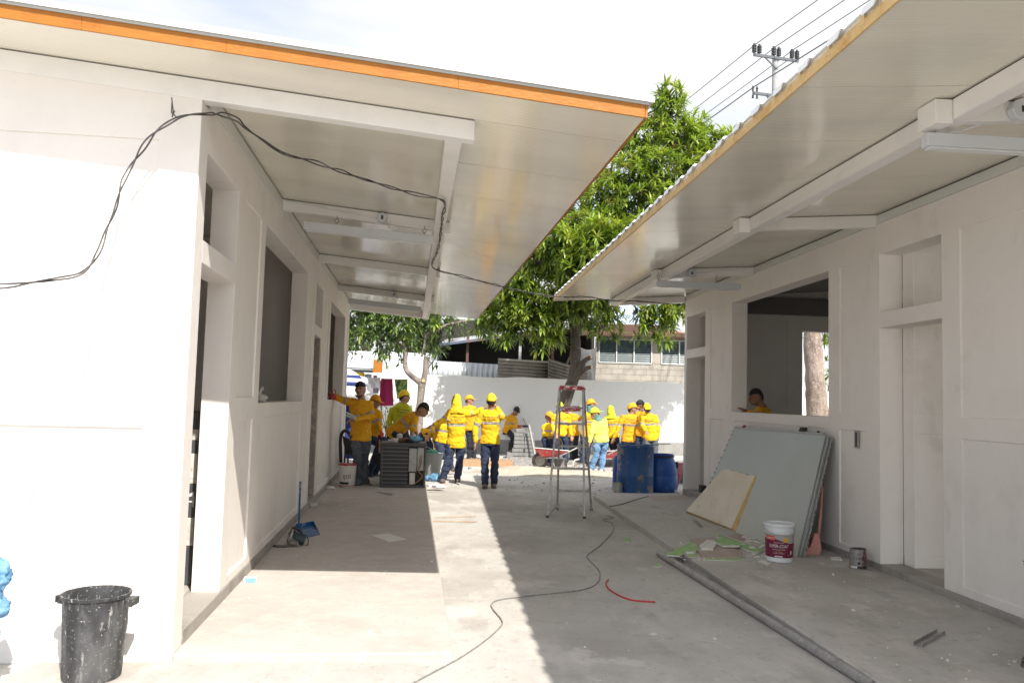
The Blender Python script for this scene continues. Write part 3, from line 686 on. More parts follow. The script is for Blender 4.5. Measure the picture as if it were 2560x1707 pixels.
    for s in 'LR':
        S = sh[s]; E = j['el'+s]; W = j['ha'+s]; arms[s] = (S, E, W)
        body.tube([S, E], [.045*H, .036*H], 10); body.tube([E, E.lerp(W,.35), W], [.037*H, .036*H, .024*H], 10)
        body.sphere(E, Matrix.Identity(3)*.036*H, 8, 6)
        body.tube([nk - spine*.08, S], [.06*H, .05*H], 8)
        # hand: palm + four fingers + thumb
        d = (W-E).normalized(); q = d.cross(Vector((0,0,1)))
        if q.length < .3: q = d.cross(hv)
        q.normalize(); n_ = d.cross(q).normalized()
        if s == 'L': q = -q
        pc = W + d*.045*H
        body.tube([W - d*.01, W + d*.02*H], [.024*H,.026*H], 8)
        body.rings([(W + d*.01, q*.027*H, n_*.017*H), (W + d*.05*H, q*.038*H, n_*.015*H), (W + d*.088*H, q*.039*H, n_*.012*H)], 10)
        for i, (o_, L_) in enumerate(((-.028,.062),(-.009,.074),(.010,.070),(.028,.054))):
            a0 = W + d*.08*H + q*o_*H; cl = .35 + .06*i
            a1 = a0 + (d*math.cos(cl*.5) + n_*math.sin(cl*.5))*L_*.5*H; a2 = a1 + (d*math.cos(cl*1.8) + n_*math.sin(cl*1.8))*L_*.5*H
            body.tube([a0, a1, a2], [.0098*H,.0092*H,.008*H], 7)
        t0 = W + d*.03*H - q*.030*H; t1 = t0 - q*.026*H + d*.03*H + n_*.008; t2 = t1 + d*.03*H + n_*.012
        body.tube([W + d*.02*H - q*.01*H, t0, t1, t2], [.014*H,.014*H,.012*H,.009*H], 7)
    legs = {}
    for s in 'LR':
        Hh = hip[s]; Kn = j['kn'+s]; An = j['an'+s]; legs[s] = (Hh, Kn, An)
        body.tube([Hh, Kn], [.07*H,.048*H], 10); body.tube([Kn, Kn.lerp(An,.3), An, An-Vector((0,0,.03))], [.047*H,.05*H,.033*H,.033*H], 10)
    gl = None
    if glove: gl = lambda c: 1 if (c-arms['R'][2]).length < .13 and (c-arms['R'][1]).length > (arms['R'][2]-arms['R'][1]).length*.93 else 0
    bo = bake(body, 'body', [skin, glove] if glove else skin, vox*.82, root, 1, classify=gl)
    # ---- shirt
    b = MB(); top = nk - spine*.02
    L_ = (nk-pel).length
    R_ = [(-.11,.176,.130),(0,.182,.134),(.2,.163,.120),(.45,.170,.122),(.68,.188,.122),(.84,.185,.108),(.94,.125,.085),(1.0,.072,.066)]
    bend = -dep*0
    b.rings([(pel + spine*L_*t, side*a*H, dep*c*H) for t, a, c in R_], 20)
    for s in 'LR':
        S, E, W = arms[s]
        inn = nk.lerp(S, .45) - spine*.06
        b.tube([inn, S, S.lerp(E,.5), E], [.075*H,.076*H,.066*H,.056*H], 12); b.sphere(E, Matrix.Identity(3)*.057*H, 10, 7)
        we = E.lerp(W, 1-bare) if bare < 1 else E
        if bare < .9: b.tube([E, E.lerp(we,.5), we], [.056*H,.050*H,.041*H], 12)
    def cls(c):
        tb = (c-pel).dot(spine)/L_
        if not bands: return 0
        da = 9; ta = 0
        for s in 'LR':
            S, E, W = arms[s]; v = E-S; t = max(0, min(1.0, (c-S).dot(v)/v.length_squared)); d = (c-(S+v*t)).length/(.075*H)
            if d < da: da = d; ta = (c-S).dot(v)/v.length_squared
        ax = pel + spine*max(0, min(L_, (c-pel).dot(spine))); q = c-ax
        dt = math.hypot(q.dot(side)/(.185*H), q.dot(dep)/(.122*H))
        if da < 1.22 and .66 < ta < .66+.055/.3 and (dt > .92 or ta > .5 and da < .95): return 1
        if dt < 1.25 and da > 1.0 and .515 < tb < .515+.05/L_: return 1
        return 0
    so = bake(b, 'shirt', [shirt, band_m], vox, root, 3, wr=.016*H, sd_=seed, classify=cls)
    if text:
        me = so.data; bvh = BVHTree.FromPolygons([v.co for v in me.vertices], [tuple(p_.vertices) for p_ in me.polygons])
        tb = MB(); bk = dep if dep.y < 0 else -dep
        if f.dot(bk) < .6:
            u = side if side.x > 0 else -side
            for txt, sz, dz in (('Construyendo', .05, -.155), ('El Salvador', .05, -.20), ('= =', .045, -.235), ('@plan.elsalvador', .032, -.275)):
                for vv, ff in [textmesh(txt, sz)]:
                    vs = []
                    for x, y in vv:
                        o0 = nk + u*x*H + spine*(dz+y)*H + bk*.6 - root.location
                        hit = bvh.ray_cast(o0, -bk)
                        vs.append((hit[0] + bk*.004 if hit[0] is not None else o0 - bk*.5) + root.location)
                    tb.add(vs, ff)
            pr = tb.build('back_print', black_ink, so)
    # ---- trousers
    b = MB()
    b.rings([(pel + Vector((0,0,.03)), hv*.130*H, hv.cross(Vector((0,0,1)))*.092*H), (pel - Vector((0,0,.03)), hv*.145*H, hv.cross(Vector((0,0,1)))*.105*H), (pel - Vector((0,0,.09)), hv*.15*H, hv.cross(Vector((0,0,1)))*.115*H)], 16)
    for s in 'LR':
        Hh, Kn, An = legs[s]
        b.tube([Hh+Vector((0,0,.02)), Hh.lerp(Kn,.5), Kn], [.086*H,.088*H,.072*H], 12); b.sphere(Kn, Matrix.Identity(3)*.073*H, 10, 7)
        b.tube([Kn, Kn.lerp(An,.5), An.lerp(Kn,.06), An + (An-Kn).normalized()*.02], [.072*H,.072*H,.066*H,.07*H], 12)
    bake(b, 'trousers', trous, vox, root, 3, wr=.019*H, sd_=seed+9)
    # ---- shoes
    for s in 'LR':
        Hh, Kn, An = legs[s]
        dv = j['to'+s]-An if ('to'+s) in j else Vector((f.x*.6, f.y*.6, 0)) + hv*(-.15 if s == 'L' else .15)
        shank = (An-Kn).normalized()
        if ground: dv.z = 0
        dv.normalize(); n_ = -shank if not ground else Vector((0,0,1)); n_ = (n_ - dv*n_.dot(dv)).normalized(); q = dv.cross(n_)
        b = MB(); A0 = An - n_*.045
        b.sphere(A0 + dv*.055, Matrix((q*.050*H, dv*.155*H, n_*.048*H)).transposed(), 14, 8, fn=lambda d: Vector((d.x*(1 if d.y < .3 else 1.05), d.y, d.z*(1-.35*max(0,d.y)) if d.z > 0 else d.z*.75)))
        b.tube([An - n_*.04, An + n_*.05], [.052*H,.048*H], 12)
        bb = MB(); bb.rings([(A0 - n_*.036 + dv*.055, q*.053*H, dv*.16*H), (A0 - n_*.018 + dv*.055, q*.052*H, dv*.158*H)], 18); b.add(bb.v, bb.f)
        b.build('shoe', shoes, root, smooth=True, auto=50)
    # ---- hair, cap, cloth
    def shell(a0, r_, mat_, name, z0=-.02, back=-.10, th=1.0):
        b = MB(); n, m = 22, 10; vs = []; fs = []
        for i in range(m+1):
            for k in range(n):
                a = 2*math.pi*k/n; y_ = math.cos(a); x_ = math.sin(a)
                lo = z0 if y_ > -.2 else z0 + (back-z0)*min(1, (-.2-y_)*1.6)
                zmin = lo/.122; th_ = (math.pi/2 - math.asin(max(-.95, zmin)))*i/m
                vs.append(hd + ((rt*x_*math.sin(th_)*.076*r_) + f*y_*math.sin(th_)*.098*r_ + up*(math.cos(th_)*.122*r_))*H*1.07)
        for i in range(m):
            for k in range(n):
                k2 = (k+1) % n; fs.append((i*n+k, (i+1)*n+k, (i+1)*n+k2, i*n+k2))
        b.add(vs, fs); o = b.build(name, mat_, root, smooth=True)
        sm = o.modifiers.new('solid', 'SOLIDIFY'); sm.thickness = .006; sm.offset = -1
        return o
    if hood is None and hair: shell(0, 1.035 if not cap else 1.02, hair_m, 'hair', .045 if not cap else .02, -.075)
    if cap and hood is None:
        co = shell(0, 1.12, cap, 'cap', .030, -.01, 1.0)
        vf = visor if visor is not None else f
        vf = Vector(vf).normalized(); vr = vf.cross(up).normalized()
        b = MB(); pts = []
        rr = .095 if abs(vf.dot(f)) > .5 else .08
        for k in range(9):
            a = -1.15 + 2.3*k/8; pts.append(hd + (vr*math.sin(a)*.075 + vf*math.cos(a)*rr + up*.045)*H)
        for k in range(9):
            a = 1.15 - 2.3*k/8; pts.append(hd + (vr*math.sin(a)*.068 + vf*(math.cos(a)*.075+rr+.035) + up*.032)*H)
        b.poly(pts, .006); b.build('cap_brim', cap, co)
    if hood is not None:
        b = MB()
        b.sphere(hd + (up*.012-f*.008)*H, Matrix((rt*.092*H, f*.112*H, up*.135*H)).transposed(), 18, 12)
        b.rings([(HX(0,-.01,.02), rt*.093*H, f*.108*H), (HX(0,-.035,-.07), rt*.098*H, f*.095*H), (nk+up*.03-f*.03, rt*.115*H, f*.10*H), (nk-up*.06-f*.02, rt*.15*H, f*.115*H), (nk-up*.075-f*.02, rt*.15*H, f*.115*H)], 18)
        bake(b, 'hood', hood, vox, root, 2, wr=.014*H, sd_=seed+20)
    if neckcloth:
        b = MB(); b.rings([(HX(0,-.015,-.03), rt*.084*H, f*.100*H), (HX(0,-.02,-.10), rt*.082*H, f*.092*H), (nk+up*.02, rt*.09*H, f*.085*H), (nk-spine*.03, rt*.11*H, f*.09*H)], 16)
        bake(b, 'neck_cloth', neckcloth, vox, root, 1, wr=.010*H, sd_=seed+30)
    # eyes
    if f.y < .3:
        for e in (-1,1):
            b = MB()
            b.sphere(HX(e*.030,.086,.012), Matrix((rt*.017*H, f*.008*H, up*.009*H)).transposed(), 8, 6)
            b.bar(HX(e*.014,.100,.036), HX(e*.048,.090,.038), .008, .011, up)
            b.build('eye', eye_m, root)
        if beard:
            b = MB(); b.tube([HX(-.05,.068,-.085), HX(-.02,.094,-.108), HX(.02,.094,-.108), HX(.05,.068,-.085)], .012*H, 8)
            b.tube([HX(-.03,.098,-.045), HX(0,.105,-.043), HX(.03,.098,-.045)], .006*H, 6); b.build('beard', hair_m, root, smooth=True)
    return root, arms

_tc = {}
def textmesh(s, size, align='CENTER'):
    k = (s, align)
    if k not in _tc:
        c = bpy.data.curves.new('t', 'FONT'); c.body = s; c.size = 1; c.align_x = align; c.resolution_u = 2
        o = bpy.data.objects.new('t', c); COL.objects.link(o)
        dg = bpy.context.evaluated_depsgraph_get(); me = bpy.data.meshes.new_from_object(o.evaluated_get(dg))
        _tc[k] = ([(v.co.x, v.co.y) for v in me.vertices], [tuple(p.vertices) for p in me.polygons])
        bpy.data.objects.remove(o); bpy.data.curves.remove(c); bpy.data.meshes.remove(me)
    vv, ff = _tc[k]
    return [(x*size, y*size) for x, y in vv], ff

TA = lambda x, y: (x*.1992+753.4, y*.1992+826.9)
TB = lambda x, y: (x*.1992+1139.3, y*.1992+826.9)
TC = lambda x, y: (x*.3556+1516, y*.3556+597.2)
TD = lambda x, y: (x, y)
ARM = {}
if True:
    r1, ARM[1] = person('bareheaded man facing the camera, arm stretched to the window ledge, in paint-stained jeans', TA, 14.8,
        dict(head=(372,340), neck=(388,455,.03), shL=(300,490,.02), shR=(478,505,.08), elL=(160,455,-.02), haL=(25,400,.02), elR=(505,655,-.05), haR=(300,690,-.28),
             pel=(375,880,.03), knL=(345,1130,-.05), knR=(415,1140,.12), anL=(335,1400,-.05), anR=(430,1390,.15), toL=(200,1440,-.25), toR=(500,1430,.0)),
        (-.12,-1,-.03), shirt_o, jean_g, hair=True, H=1.1, text=False, beard=True)
    person('man with red glove and orange cap, seated behind the man at the window', TA, 16.6,
        dict(head=(540,480), neck=(525,560), shL=(475,600), shR=(585,610), elL=(480,740), haL=(520,850), elR=(590,735,-.1), haR=(608,815,-.15), pel=(520,900),
             knL=(600,950,-.3), knR=(650,935,-.1), anL=(480,1180,-.3), anR=(545,1180,-.1), toL=(430,1200,-.3), toR=(600,1200,-.1)),
        (1,-.35,-.25), shirt_o, navy_m, cap=cap_o, text=False, glove=redglove)
    person('man in lime green shirt and yellow cap seen from behind, looking right', TA, 17.6,
        dict(head=(878,425), neck=(872,490), shL=(745,570), shR=(930,560,.05), elL=(705,700), haL=(720,820), elR=(960,660,.1), haR=(975,760,-.1), pel=(825,840),
             knL=(800,930,-.3), knR=(900,930,-.3), anL=(800,1130,-.2), anR=(890,1130,-.2)),
        (1,.35,0), shirt_g, dark_t, cap=cap_y, bands=False, text=True, H=1.05)
    person('bareheaded man leaning over the grey condenser unit with rolled-up sleeves', TA, 15.7,
        dict(head=(1095,570,-.05), neck=(1020,625), shL=(955,640,.14), shR=(1000,680,-.14), elL=(1000,790,.1), haL=(1035,880,.1), elR=(975,800,-.25), haR=(955,900,-.3), pel=(740,850),
             knL=(960,950,.12), knR=(950,965,-.14), anL=(960,1230,.1), anR=(970,1230,-.12)),
        (1,-.35,-.55), shirt_o, navy_m, bare=.9, text=False, H=1.06)
    person('stooping worker in orange shirt bending forward behind the bins', TA, 18.2,
        dict(head=(1300,850,.1), neck=(1250,810,.05), shL=(1215,790,.15), shR=(1235,850,-.12), elL=(1240,930,.1), haL=(1250,1010,.1), elR=(1235,940,-.15), haR=(1262,1040,-.15), pel=(1100,850),
             knL=(1130,1040,.1), knR=(1190,1040,-.1), anL=(1090,1200,.1), anR=(1200,1200,-.1)),
        (1,-.2,-.9), shirt_o, navy_m, cap=cap_o, text=False)
    person('kneeling man in bright yellow shirt half hidden behind the hooded man, boot sole showing', TA, 17.6,
        dict(head=(1430,690), neck=(1340,730), shL=(1270,760), shR=(1390,760), elL=(1300,840), haL=(1340,900), elR=(1390,850), haR=(1400,900), pel=(1310,930),
             knL=(1330,1110,-.2), knR=(1400,1110,.2), anL=(1255,1095,-.35), anR=(1420,1230,.2), toL=(1235,1210,-.4), toR=(1450,1240,.2)),
        (.6,.8,-.3), shirt_y, navy_m, ground=False, text=False)
    person('man with yellow hood seen from behind, arms spread to both sides, navy trousers', TA, 16.1,
        dict(head=(1482,478), neck=(1482,570), shL=(1405,610,-.02), shR=(1580,610,.02), elL=(1330,695,-.1), haL=(1215,745,-.25), elR=(1690,612,.02), haR=(1790,560,.05), pel=(1475,965),
             knL=(1385,1165,-.05), knR=(1515,1180,.05), anL=(1325,1380,-.05), anR=(1490,1380,.1), toL=(1310,1410,-.3), toR=(1500,1420,.4)),
        (.05,1,-.05), shirt_y, navy_m, hood=cap_y, H=1.03)
    person('slim man in orange cap turned right, standing behind the hooded man near the wall', TA, 22,
        dict(head=(1628,462), neck=(1622,520), shL=(1572,555), shR=(1680,555), elL=(1562,655), haL=(1570,745), elR=(1692,650), haR=(1680,740), pel=(1650,780),
             knL=(1635,940), knR=(1675,940), anL=(1630,1080), anR=(1685,1080)),
        (1,-.1,0), shirt_o, dark_t, cap=cap_o, text=False, bands=False)
    person('man in yellow cap seen from behind, right hand raised to his head', TA, 15.3,
        dict(head=(1884,475), neck=(1880,565), shL=(1780,610), shR=(1962,605), elL=(1695,790,-.05), haL=(1698,950,-.1), elR=(2010,655,-.05), haR=(1945,545,-.02), pel=(1868,925),
             hipL=(1818,950), hipR=(1925,950), knL=(1808,1180), knR=(1925,1180,.05), anL=(1812,1410), anR=(1912,1395,.12), toL=(1810,1440,-.4), toR=(1925,1420,-.3)),
        (0,1,-.1), shirt_y, navy_m, cap=cap_y, visor=(.3,1,.2), H=1.02)
    person('young man with black hair and one foot on the blocks, gripping a red shovel handle', TB, 25,
        dict(head=(232,590), neck=(190,630), shL=(120,660), shR=(225,690,-.1), elL=(170,760,-.1), haL=(250,775,-.25), elR=(225,750,-.2), haR=(270,785,-.3), pel=(110,820),
             knL=(70,960), knR=(195,890,-.35), anL=(40,1110), anR=(165,1030,-.3), toL=(60,1120,-.3), toR=(190,1045,-.5)),
        (.45,-1,-.35), shirt_o, dark_t, cap=cap_k, ground=False, text=False, skin=skin_d, H=1.02)
    person('crouching worker in orange cap leaning on his knees left of the step ladder', TB, 21.2,
        dict(head=(612,655), neck=(610,725), shL=(565,760), shR=(665,760), elL=(560,850,-.1), haL=(620,880,-.3), elR=(690,860,-.1), haR=(640,885,-.3), pel=(600,930),
             knL=(570,930,-.4), knR=(640,935,-.4), anL=(590,1080,-.3), anR=(650,1080,-.3)),
        (.7,-.7,-.45), shirt_y, navy_m, cap=cap_o, skin=skin_d, text=False)
    person('worker with lime cap seen from behind through the step ladder', TB, 20.6,
        dict(head=(735,545), neck=(745,605), shL=(675,650), shR=(830,650), elL=(650,750), haL=(690,850,-.2), elR=(852,770), haR=(868,870,-.1), pel=(742,850),
             knL=(680,980), knR=(810,990), anL=(650,1100), anR=(800,1110)),
        (-.2,1,-.2), shirt_y, navy_m, cap=cap_g)
    person('worker in orange shirt reaching to the right behind the step ladder', TB, 21.8,
        dict(head=(800,590,.2), neck=(850,610), shL=(820,640,.1), shR=(910,645), elL=(840,740), haL=(860,840), elR=(965,680), haR=(1010,630), pel=(890,850),
             knL=(870,960), knR=(910,960), anL=(880,1080), anR=(930,1080)),
        (.9,.4,-.2), shirt_o, dark_t, text=False)
    person('tall man in orange cap and green neck cloth behind the step ladder, facing right', TB, 21.4,
        dict(head=(1095,510), neck=(1085,590), shL=(1025,620), shR=(1140,625), elL=(1015,740), haL=(1010,850), elR=(1150,740), haR=(1140,850), pel=(1050,860),
             knL=(1010,990), knR=(1060,990), anL=(975,1120), anR=(1050,1130)),
        (1,.25,0), shirt_y, navy_m, cap=cap_o, neckcloth=teal_c)
    person('man in pale lemon shirt and light blue jeans with a green neck cloth, looking left', TB, 19.3,
        dict(head=(1142,620), neck=(1175,685), shL=(1140,715,-.02), shR=(1250,700,.05), elL=(1105,830,-.15), haL=(1078,950,-.2), elR=(1270,800,.15), haR=(1265,890,.2), pel=(1215,920),
             knL=(1160,1075,-.05), knR=(1235,1080,.05), anL=(1100,1240,-.05), anR=(1215,1255), toL=(1040,1270,-.3), toR=(1190,1290,-.4)),
        (-1,-.35,-.25), shirt_l, jean_m, cap=cap_g, neckcloth=teal_c, visor=(1,.3,.25), bands=False, text=False, shoes=boot_w, H=1.03)
    person('worker with lime green hood behind the man in jeans', TB, 21.6,
        dict(head=(1322,580), neck=(1328,645), shL=(1268,675), shR=(1395,675), elL=(1290,780), haL=(1300,880), elR=(1400,770), haR=(1360,900,-.1), pel=(1345,870),
             knL=(1340,1010), knR=(1390,1010), anL=(1335,1150), anR=(1370,1150)),
        (.1,1,-.1), shirt_y, dark_t, hood=cap_g)
    person('broad man in orange cap looking right behind the open blue drum', TB, 20.8,
        dict(head=(1570,560), neck=(1560,620), shL=(1462,660,-.05), shR=(1608,655,.05), elL=(1415,780,-.1), haL=(1352,900,-.15), elR=(1660,780), haR=(1705,890,-.1), pel=(1525,910),
             knL=(1490,1060), knR=(1560,1060), anL=(1480,1190), anR=(1560,1190)),
        (1,.2,0), shirt_o, navy_m, cap=cap_o, H=1.05)
    person('dark-haired man in profile facing left between the two capped workers at the wall', TB, 22,
        dict(head=(1662,520), neck=(1672,590), shL=(1635,625), shR=(1715,625), elL=(1640,730), haL=(1710,810,-.2), elR=(1730,730), haR=(1725,820), pel=(1655,850),
             knL=(1640,1000), knR=(1680,1000), anL=(1640,1110), anR=(1690,1110)),
        (-1,-.25,0), shirt_o, navy_m, skin=skin_d, cap=cap_k, visor=(0,1,0), text=False)
    person('man with yellow cap worn backwards seen from behind above the blue barrel', TB, 20.5,
        dict(head=(1742,562), neck=(1755,615), shL=(1695,655), shR=(1835,650), elL=(1690,760,-.05), haL=(1735,820,-.25), elR=(1868,770), haR=(1872,880), pel=(1785,895),
             knL=(1745,1060), knR=(1835,1060), anL=(1740,1210), anR=(1835,1210)),
        (-.1,1,-.15), shirt_y, jean_g, cap=cap_y, visor=(0,-1,-.2))
    person('man in profile working at the sill inside the square window', TC, 12.5,
        dict(head=(622,885), neck=(665,950), shL=(640,975,-.14), shR=(690,975,.14), elL=(625,1010,-.25), haL=(560,975,-.22), elR=(640,1060,.1), haR=(570,1000,0), pel=(690,1200),
             knL=(690,1420,-.1), knR=(690,1420,.1), anL=(700,1650,-.1), anR=(700,1650,.1)),
        (-1,-.15,-.15), shirt_o, navy_m, skin=skin_d, text=False, gz_=.135, bands=True)
    person('standing person just outside the right edge, only a brown boot tip in view', TD, 5.3,
        dict(head=(2480,900), neck=(2480,955), shL=(2425,975), shR=(2535,975), elL=(2395,1090), haL=(2372,1250), elR=(2560,1100), haR=(2570,1250), pel=(2470,1170),
             knL=(2425,1330), knR=(2520,1330), anL=(2405,1490), anR=(2500,1490,.1), toL=(2320,1530,-.1), toR=(2450,1530)),
        (-.6,-.8,0), shirt_o, navy_m, text=False, gz_=.075, vox=.009)

# ================================================================== YARD WALL AND NEIGHBOURS
def yw(x): return 24.4 + (x+2.5)*(26.2-24.4)/7.97      # depth of the yard wall at world x
b = MB(); n = 70; vs = []; fs = []
for i in range(n+1):
    x = -9 + 22*i/n; y = yw(x); zt = 2.30 + .012*math.sin(x*3.1) + random.uniform(-.012,.012)
    for (dy, z) in ((0,0),(0,.42),(0,zt),(.16,zt),(.16,0)): vs.append((x, y+dy, z))
for i in range(n):
    for k in range(4): fs.append((i*5+k, (i+1)*5+k, (i+1)*5+k+1, i*5+k+1))
b.add(vs, fs); b.m = [1 if (k % 4) == 0 else 0 for k in range(len(fs))]
yard = b.build('yard_wall', [court_w, court_g], loc=(0, 24.8, 0))
tag(yard, 'long white painted wall closing the yard behind the workers', 'wall')

def corr(name, x0, x1, z0, z1, y0, y1, m, parent, pitch=.09, amp=.018, horiz=False, zt=None):
    """corrugated sheet; x0..x1 at depth y0..y1"""
    b = MB(); vs = []; fs = []
    if not horiz:
        n = int((x1-x0)/pitch*6)
        for i in range(n+1):
            t = i/n; x = x0+(x1-x0)*t; y = y0+(y1-y0)*t + amp*math.sin(t*(x1-x0)/pitch*2*math.pi)
            za, zb = (z0, z1) if zt is None else (z0+(zt[0])*t, z1+(zt[1])*t)
            vs += [(x,y,za),(x,y,zb)]
    else:
        n = int((z1-z0)/pitch*6)
        for i in range(n+1):
            t = i/n; z = z0+(z1-z0)*t; dy = amp*math.sin(t*(z1-z0)/pitch*2*math.pi)
            q = 0 if zt is None else zt[0]
            vs += [(x0,y0+dy,z),(x1,y1+dy,z+q)]
    for i in range(n): fs.append((i*2,i*2+2,i*2+3,i*2+1))
    b.add(vs, fs); o = b.build(name, m, parent, smooth=True)
    sm = o.modifiers.new('solid','SOLIDIFY'); sm.thickness = .004
    return o
def X(px, Y): return at(px, 900, Y).x
def Z(px, py, Y): return at(px, py, Y).z

# --- block house on the right, behind the wall
Y = 29.5
hs = thing('block_house', 'pale block-walled house with louvre windows and blue-white sheet roof over the yard wall', 'building', (X(1440,Y), Y, 0), world=True)
x0, x1 = X(1366,Y), X(1640,Y); zt = Z(1480,779,Y); zs = Z(1440,833,Y)
w1 = (X(1374,Y), X(1495,Y)); w2 = (X(1518,Y), X(1600,Y)); zw1 = Z(1440,781,Y)
def wallbox(b, xa, xb, za, zb): b.box(xa, xb, Y, Y+.15, za, zb)
b = MB(); wallbox(b, x0, x1, 0, zs); wallbox(b, x0, w1[0], zs, zt); wallbox(b, w1[1], w2[0], zs, zt); wallbox(b, w2[1], x1, zs, zt); wallbox(b, w1[0], w1[1], zw1+.0, zt+.2); wallbox(b, w2[0], w2[1], zw1, zt+.2)
b.build('wall', cbw, hs)
b = MB()
z = zs-.02; r_ = 0
while z > 1.5:
    b.box(x0, x1, Y-.003, Y, z-.008, z+.008)
    xx = x0 + (.2 if r_ % 2 else 0)
    while xx < x1:
        if random.random() < .8: b.box(xx, xx+.012, Y-.004, Y-.0005, z-.19, z-.01)
        xx += .41
    z -= .2; r_ += 1
b.build('mortar_joints', mortar_line, hs)
for (a, c), npane in ((w1,3),(w2,2)):
    wi = MB()
    for i in range(npane+1):
        xx = a + (c-a)*i/npane; wi.box(xx-.02, xx+.02, Y-.03, Y+.02, zs, zw1)
    wi.box(a, c, Y-.03, Y+.02, zs-.03, zs); wi.box(a, c, Y-.03, Y+.02, zw1, zw1+.03)
    wo_ = wi.build('window', alu_w, hs)
    g = MB(); z = zs+.01
    while z < zw1-.05:
        g.hexa([(a,Y+.015,z),(c,Y+.015,z),(c,Y+.05,z+.075),(a,Y+.05,z+.075),(a,Y+.011,z),(c,Y+.011,z),(c,Y+.046,z+.075),(a,Y+.046,z+.075)]); z += .075
    g.build('louvres', glass_l, wo_)
    g = MB(); g.box(a, c, Y+.12, Y+.14, zs, zw1); g.build('dark_room_sheet', interior_shade, wo_)  # dark sheet painted for the unlit room behind the louvres
ze = Z(1480,776,Y)
b = MB(); b.box(x0-.6, x1, Y-.45, Y+.15, ze, ze+.05); b.box(x0-.6, x1, Y-.46, Y-.40, ze+.03, ze+.17); b.build('eave', brown_m, hs)
# sloped blue-white roof, set back and higher
zr0 = Z(1430,742,Y+1); zr1 = Z(1430,690,Y+5)
b = MB(); nn = 90; vs = []; fs = []
xa, xb = X(1392,Y+1), X(1520,Y+1)
for i in range(nn+1):
    t = i/nn; zz = .03*math.sin(t*nn*1.1)
    vs += [(xa+(xb-xa)*t, Y+.9, zr0+zz), (xa+.8+(xb-xa)*t, Y+6, zr1+zz)]
for i in range(nn): fs.append((i*2,i*2+2,i*2+3,i*2+1))
b.add(vs, fs); b.build('sheet_roof', roof_b, hs)
b = MB(); b.box(xa-.3, xb+.2, Y+.85, Y+.9, zr0-.35, zr0-.06); b.build('roof_fascia', brown_m, hs)
b = MB(); b.box(xa-.3, xb+.2, Y+1.0, Y+1.1, zt-.3, zr0-.2); b.build('gable_wall', cbw, hs)
b = MB(); q0 = at(1515,762,Y+1.5); q1 = at(1600,792,Y+1.5); q2 = at(1600,772,Y+4); q3 = at(1520,755,Y+4)
b.slab([q0,q1,q2,q3], .05); b.build('red_roof', roof_r, hs)
# --- hanging cloth
Y2 = 27.2
q = [at(1327,793,Y2), at(1371,797,Y2), at(1367,873,Y2), at(1330,873,Y2)]
def cloth(name, q, m, label, cat='laundry', group=None, amp=.03, sag=.0, n=16, k=9, seed=0):
    b = MB(); vs = []; fs = []
    q = [Vector(a) for a in q]; nrm = (q[1]-q[0]).cross(q[3]-q[0]).normalized()
    for i in range(n+1):
        for j_ in range(k+1):
            u, v = i/n, j_/k
            p = q[0].lerp(q[1],u).lerp(q[3].lerp(q[2],u), v)
            p = p - Vector((0,0,1))*sag*math.sin(math.pi*u)*(1-v*.6) + nrm*amp*(v+.25)*math.sin(u*9+seed)*math.cos(seed+v*2) + nrm*amp*.5*noise.noise(Vector((u*5,v*3,seed)))*1.5
            vs.append(p)
    for i in range(n):
        for j_ in range(k): a = i*(k+1)+j_; fs.append((a,a+1,a+k+2,a+k+1))
    b.add(vs, fs); o = b.build(name, m, smooth=True, loc=(q[0]+q[1])/2)
    sm = o.modifiers.new('solid','SOLIDIFY'); sm.thickness = .006
    return tag(o, label, cat, group)
cloth('hanging_sheet', q, cloth_w, 'dirty white sheet hung by two corners beside the mango trunk', 'cloth', sag=.12, amp=.08)
# --- dark open shed in the middle
Y = 28.6
sh_ = thing('open_shed', 'dark open shed with sloping sheet roof and corrugated skirts behind the yard wall', 'shed', (X(1180,Y), Y, 0), world=True)
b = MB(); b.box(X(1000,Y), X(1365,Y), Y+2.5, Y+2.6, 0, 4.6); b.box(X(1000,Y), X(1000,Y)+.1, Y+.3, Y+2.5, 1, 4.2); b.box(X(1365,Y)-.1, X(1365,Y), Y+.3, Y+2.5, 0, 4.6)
b.build('back_wall', interior_shade, sh_)  # shed's inner shade put into the wall colour
q = [at(1010,789,Y-.3), at(1345,746,Y-.3), at(1345,725,Y+4.5), at(1010,776,Y+4.5)]
b = MB(); b.slab(q, -.04); b.build('roof', corr_g, sh_)
b = MB(); b.bar(q[0]+Vector((0,-.03,-.04)), q[1]+Vector((0,-.03,-.04)), .04, .09, Vector((0,0,1))); b.build('roof_edge', mk('weathered_blue_edge', (.10,.13,.20), .7, layers=[(3,(.22,.12,.08),.5,.6)]), sh_)
for px in (1193, 1072, 1268):
    a = at(px, 865, Y); b = MB(); b.box(a.x-.045, a.x+.045, Y-.05, Y+.04, 0, Z(px,765,Y)-.1); b.build('post', corr_g if px == 1193 else brown_m, sh_)
for k_ in range(4):
    b = MB(); b.bar((X(1030+k_*80,Y),Y+.2,3.6+k_*.12),(X(1080+k_*80,Y),Y+2.4,3.9+k_*.12), .06, .08); b.build('rafter', brown_m, sh_)
Y = 26.6
za = Z(1090,862,Y); corr('light_panels', X(985,Y), X(1142,Y), za-.4, Z(1000,828,Y), Y, Y+.2, corr_g, sh_, pitch=.17, amp=.03, zt=(0,-.06))
corr('rusty_skirt', X(1142,Y), X(1262,Y), Z(1200,872,Y)-.2, Z(1200,826,Y)+.02, Y-.1, Y+.05, corr_r, sh_, pitch=.105, amp=.022, horiz=True, zt=(-.05,))
corr('slanted_skirt', X(1257,Y), X(1352,Y), Z(1257,876,Y)-.25, Z(1257,826,Y)+.04, Y-.16, Y+.5, corr_r, sh_, pitch=.105, amp=.022, horiz=True, zt=(-.34,))
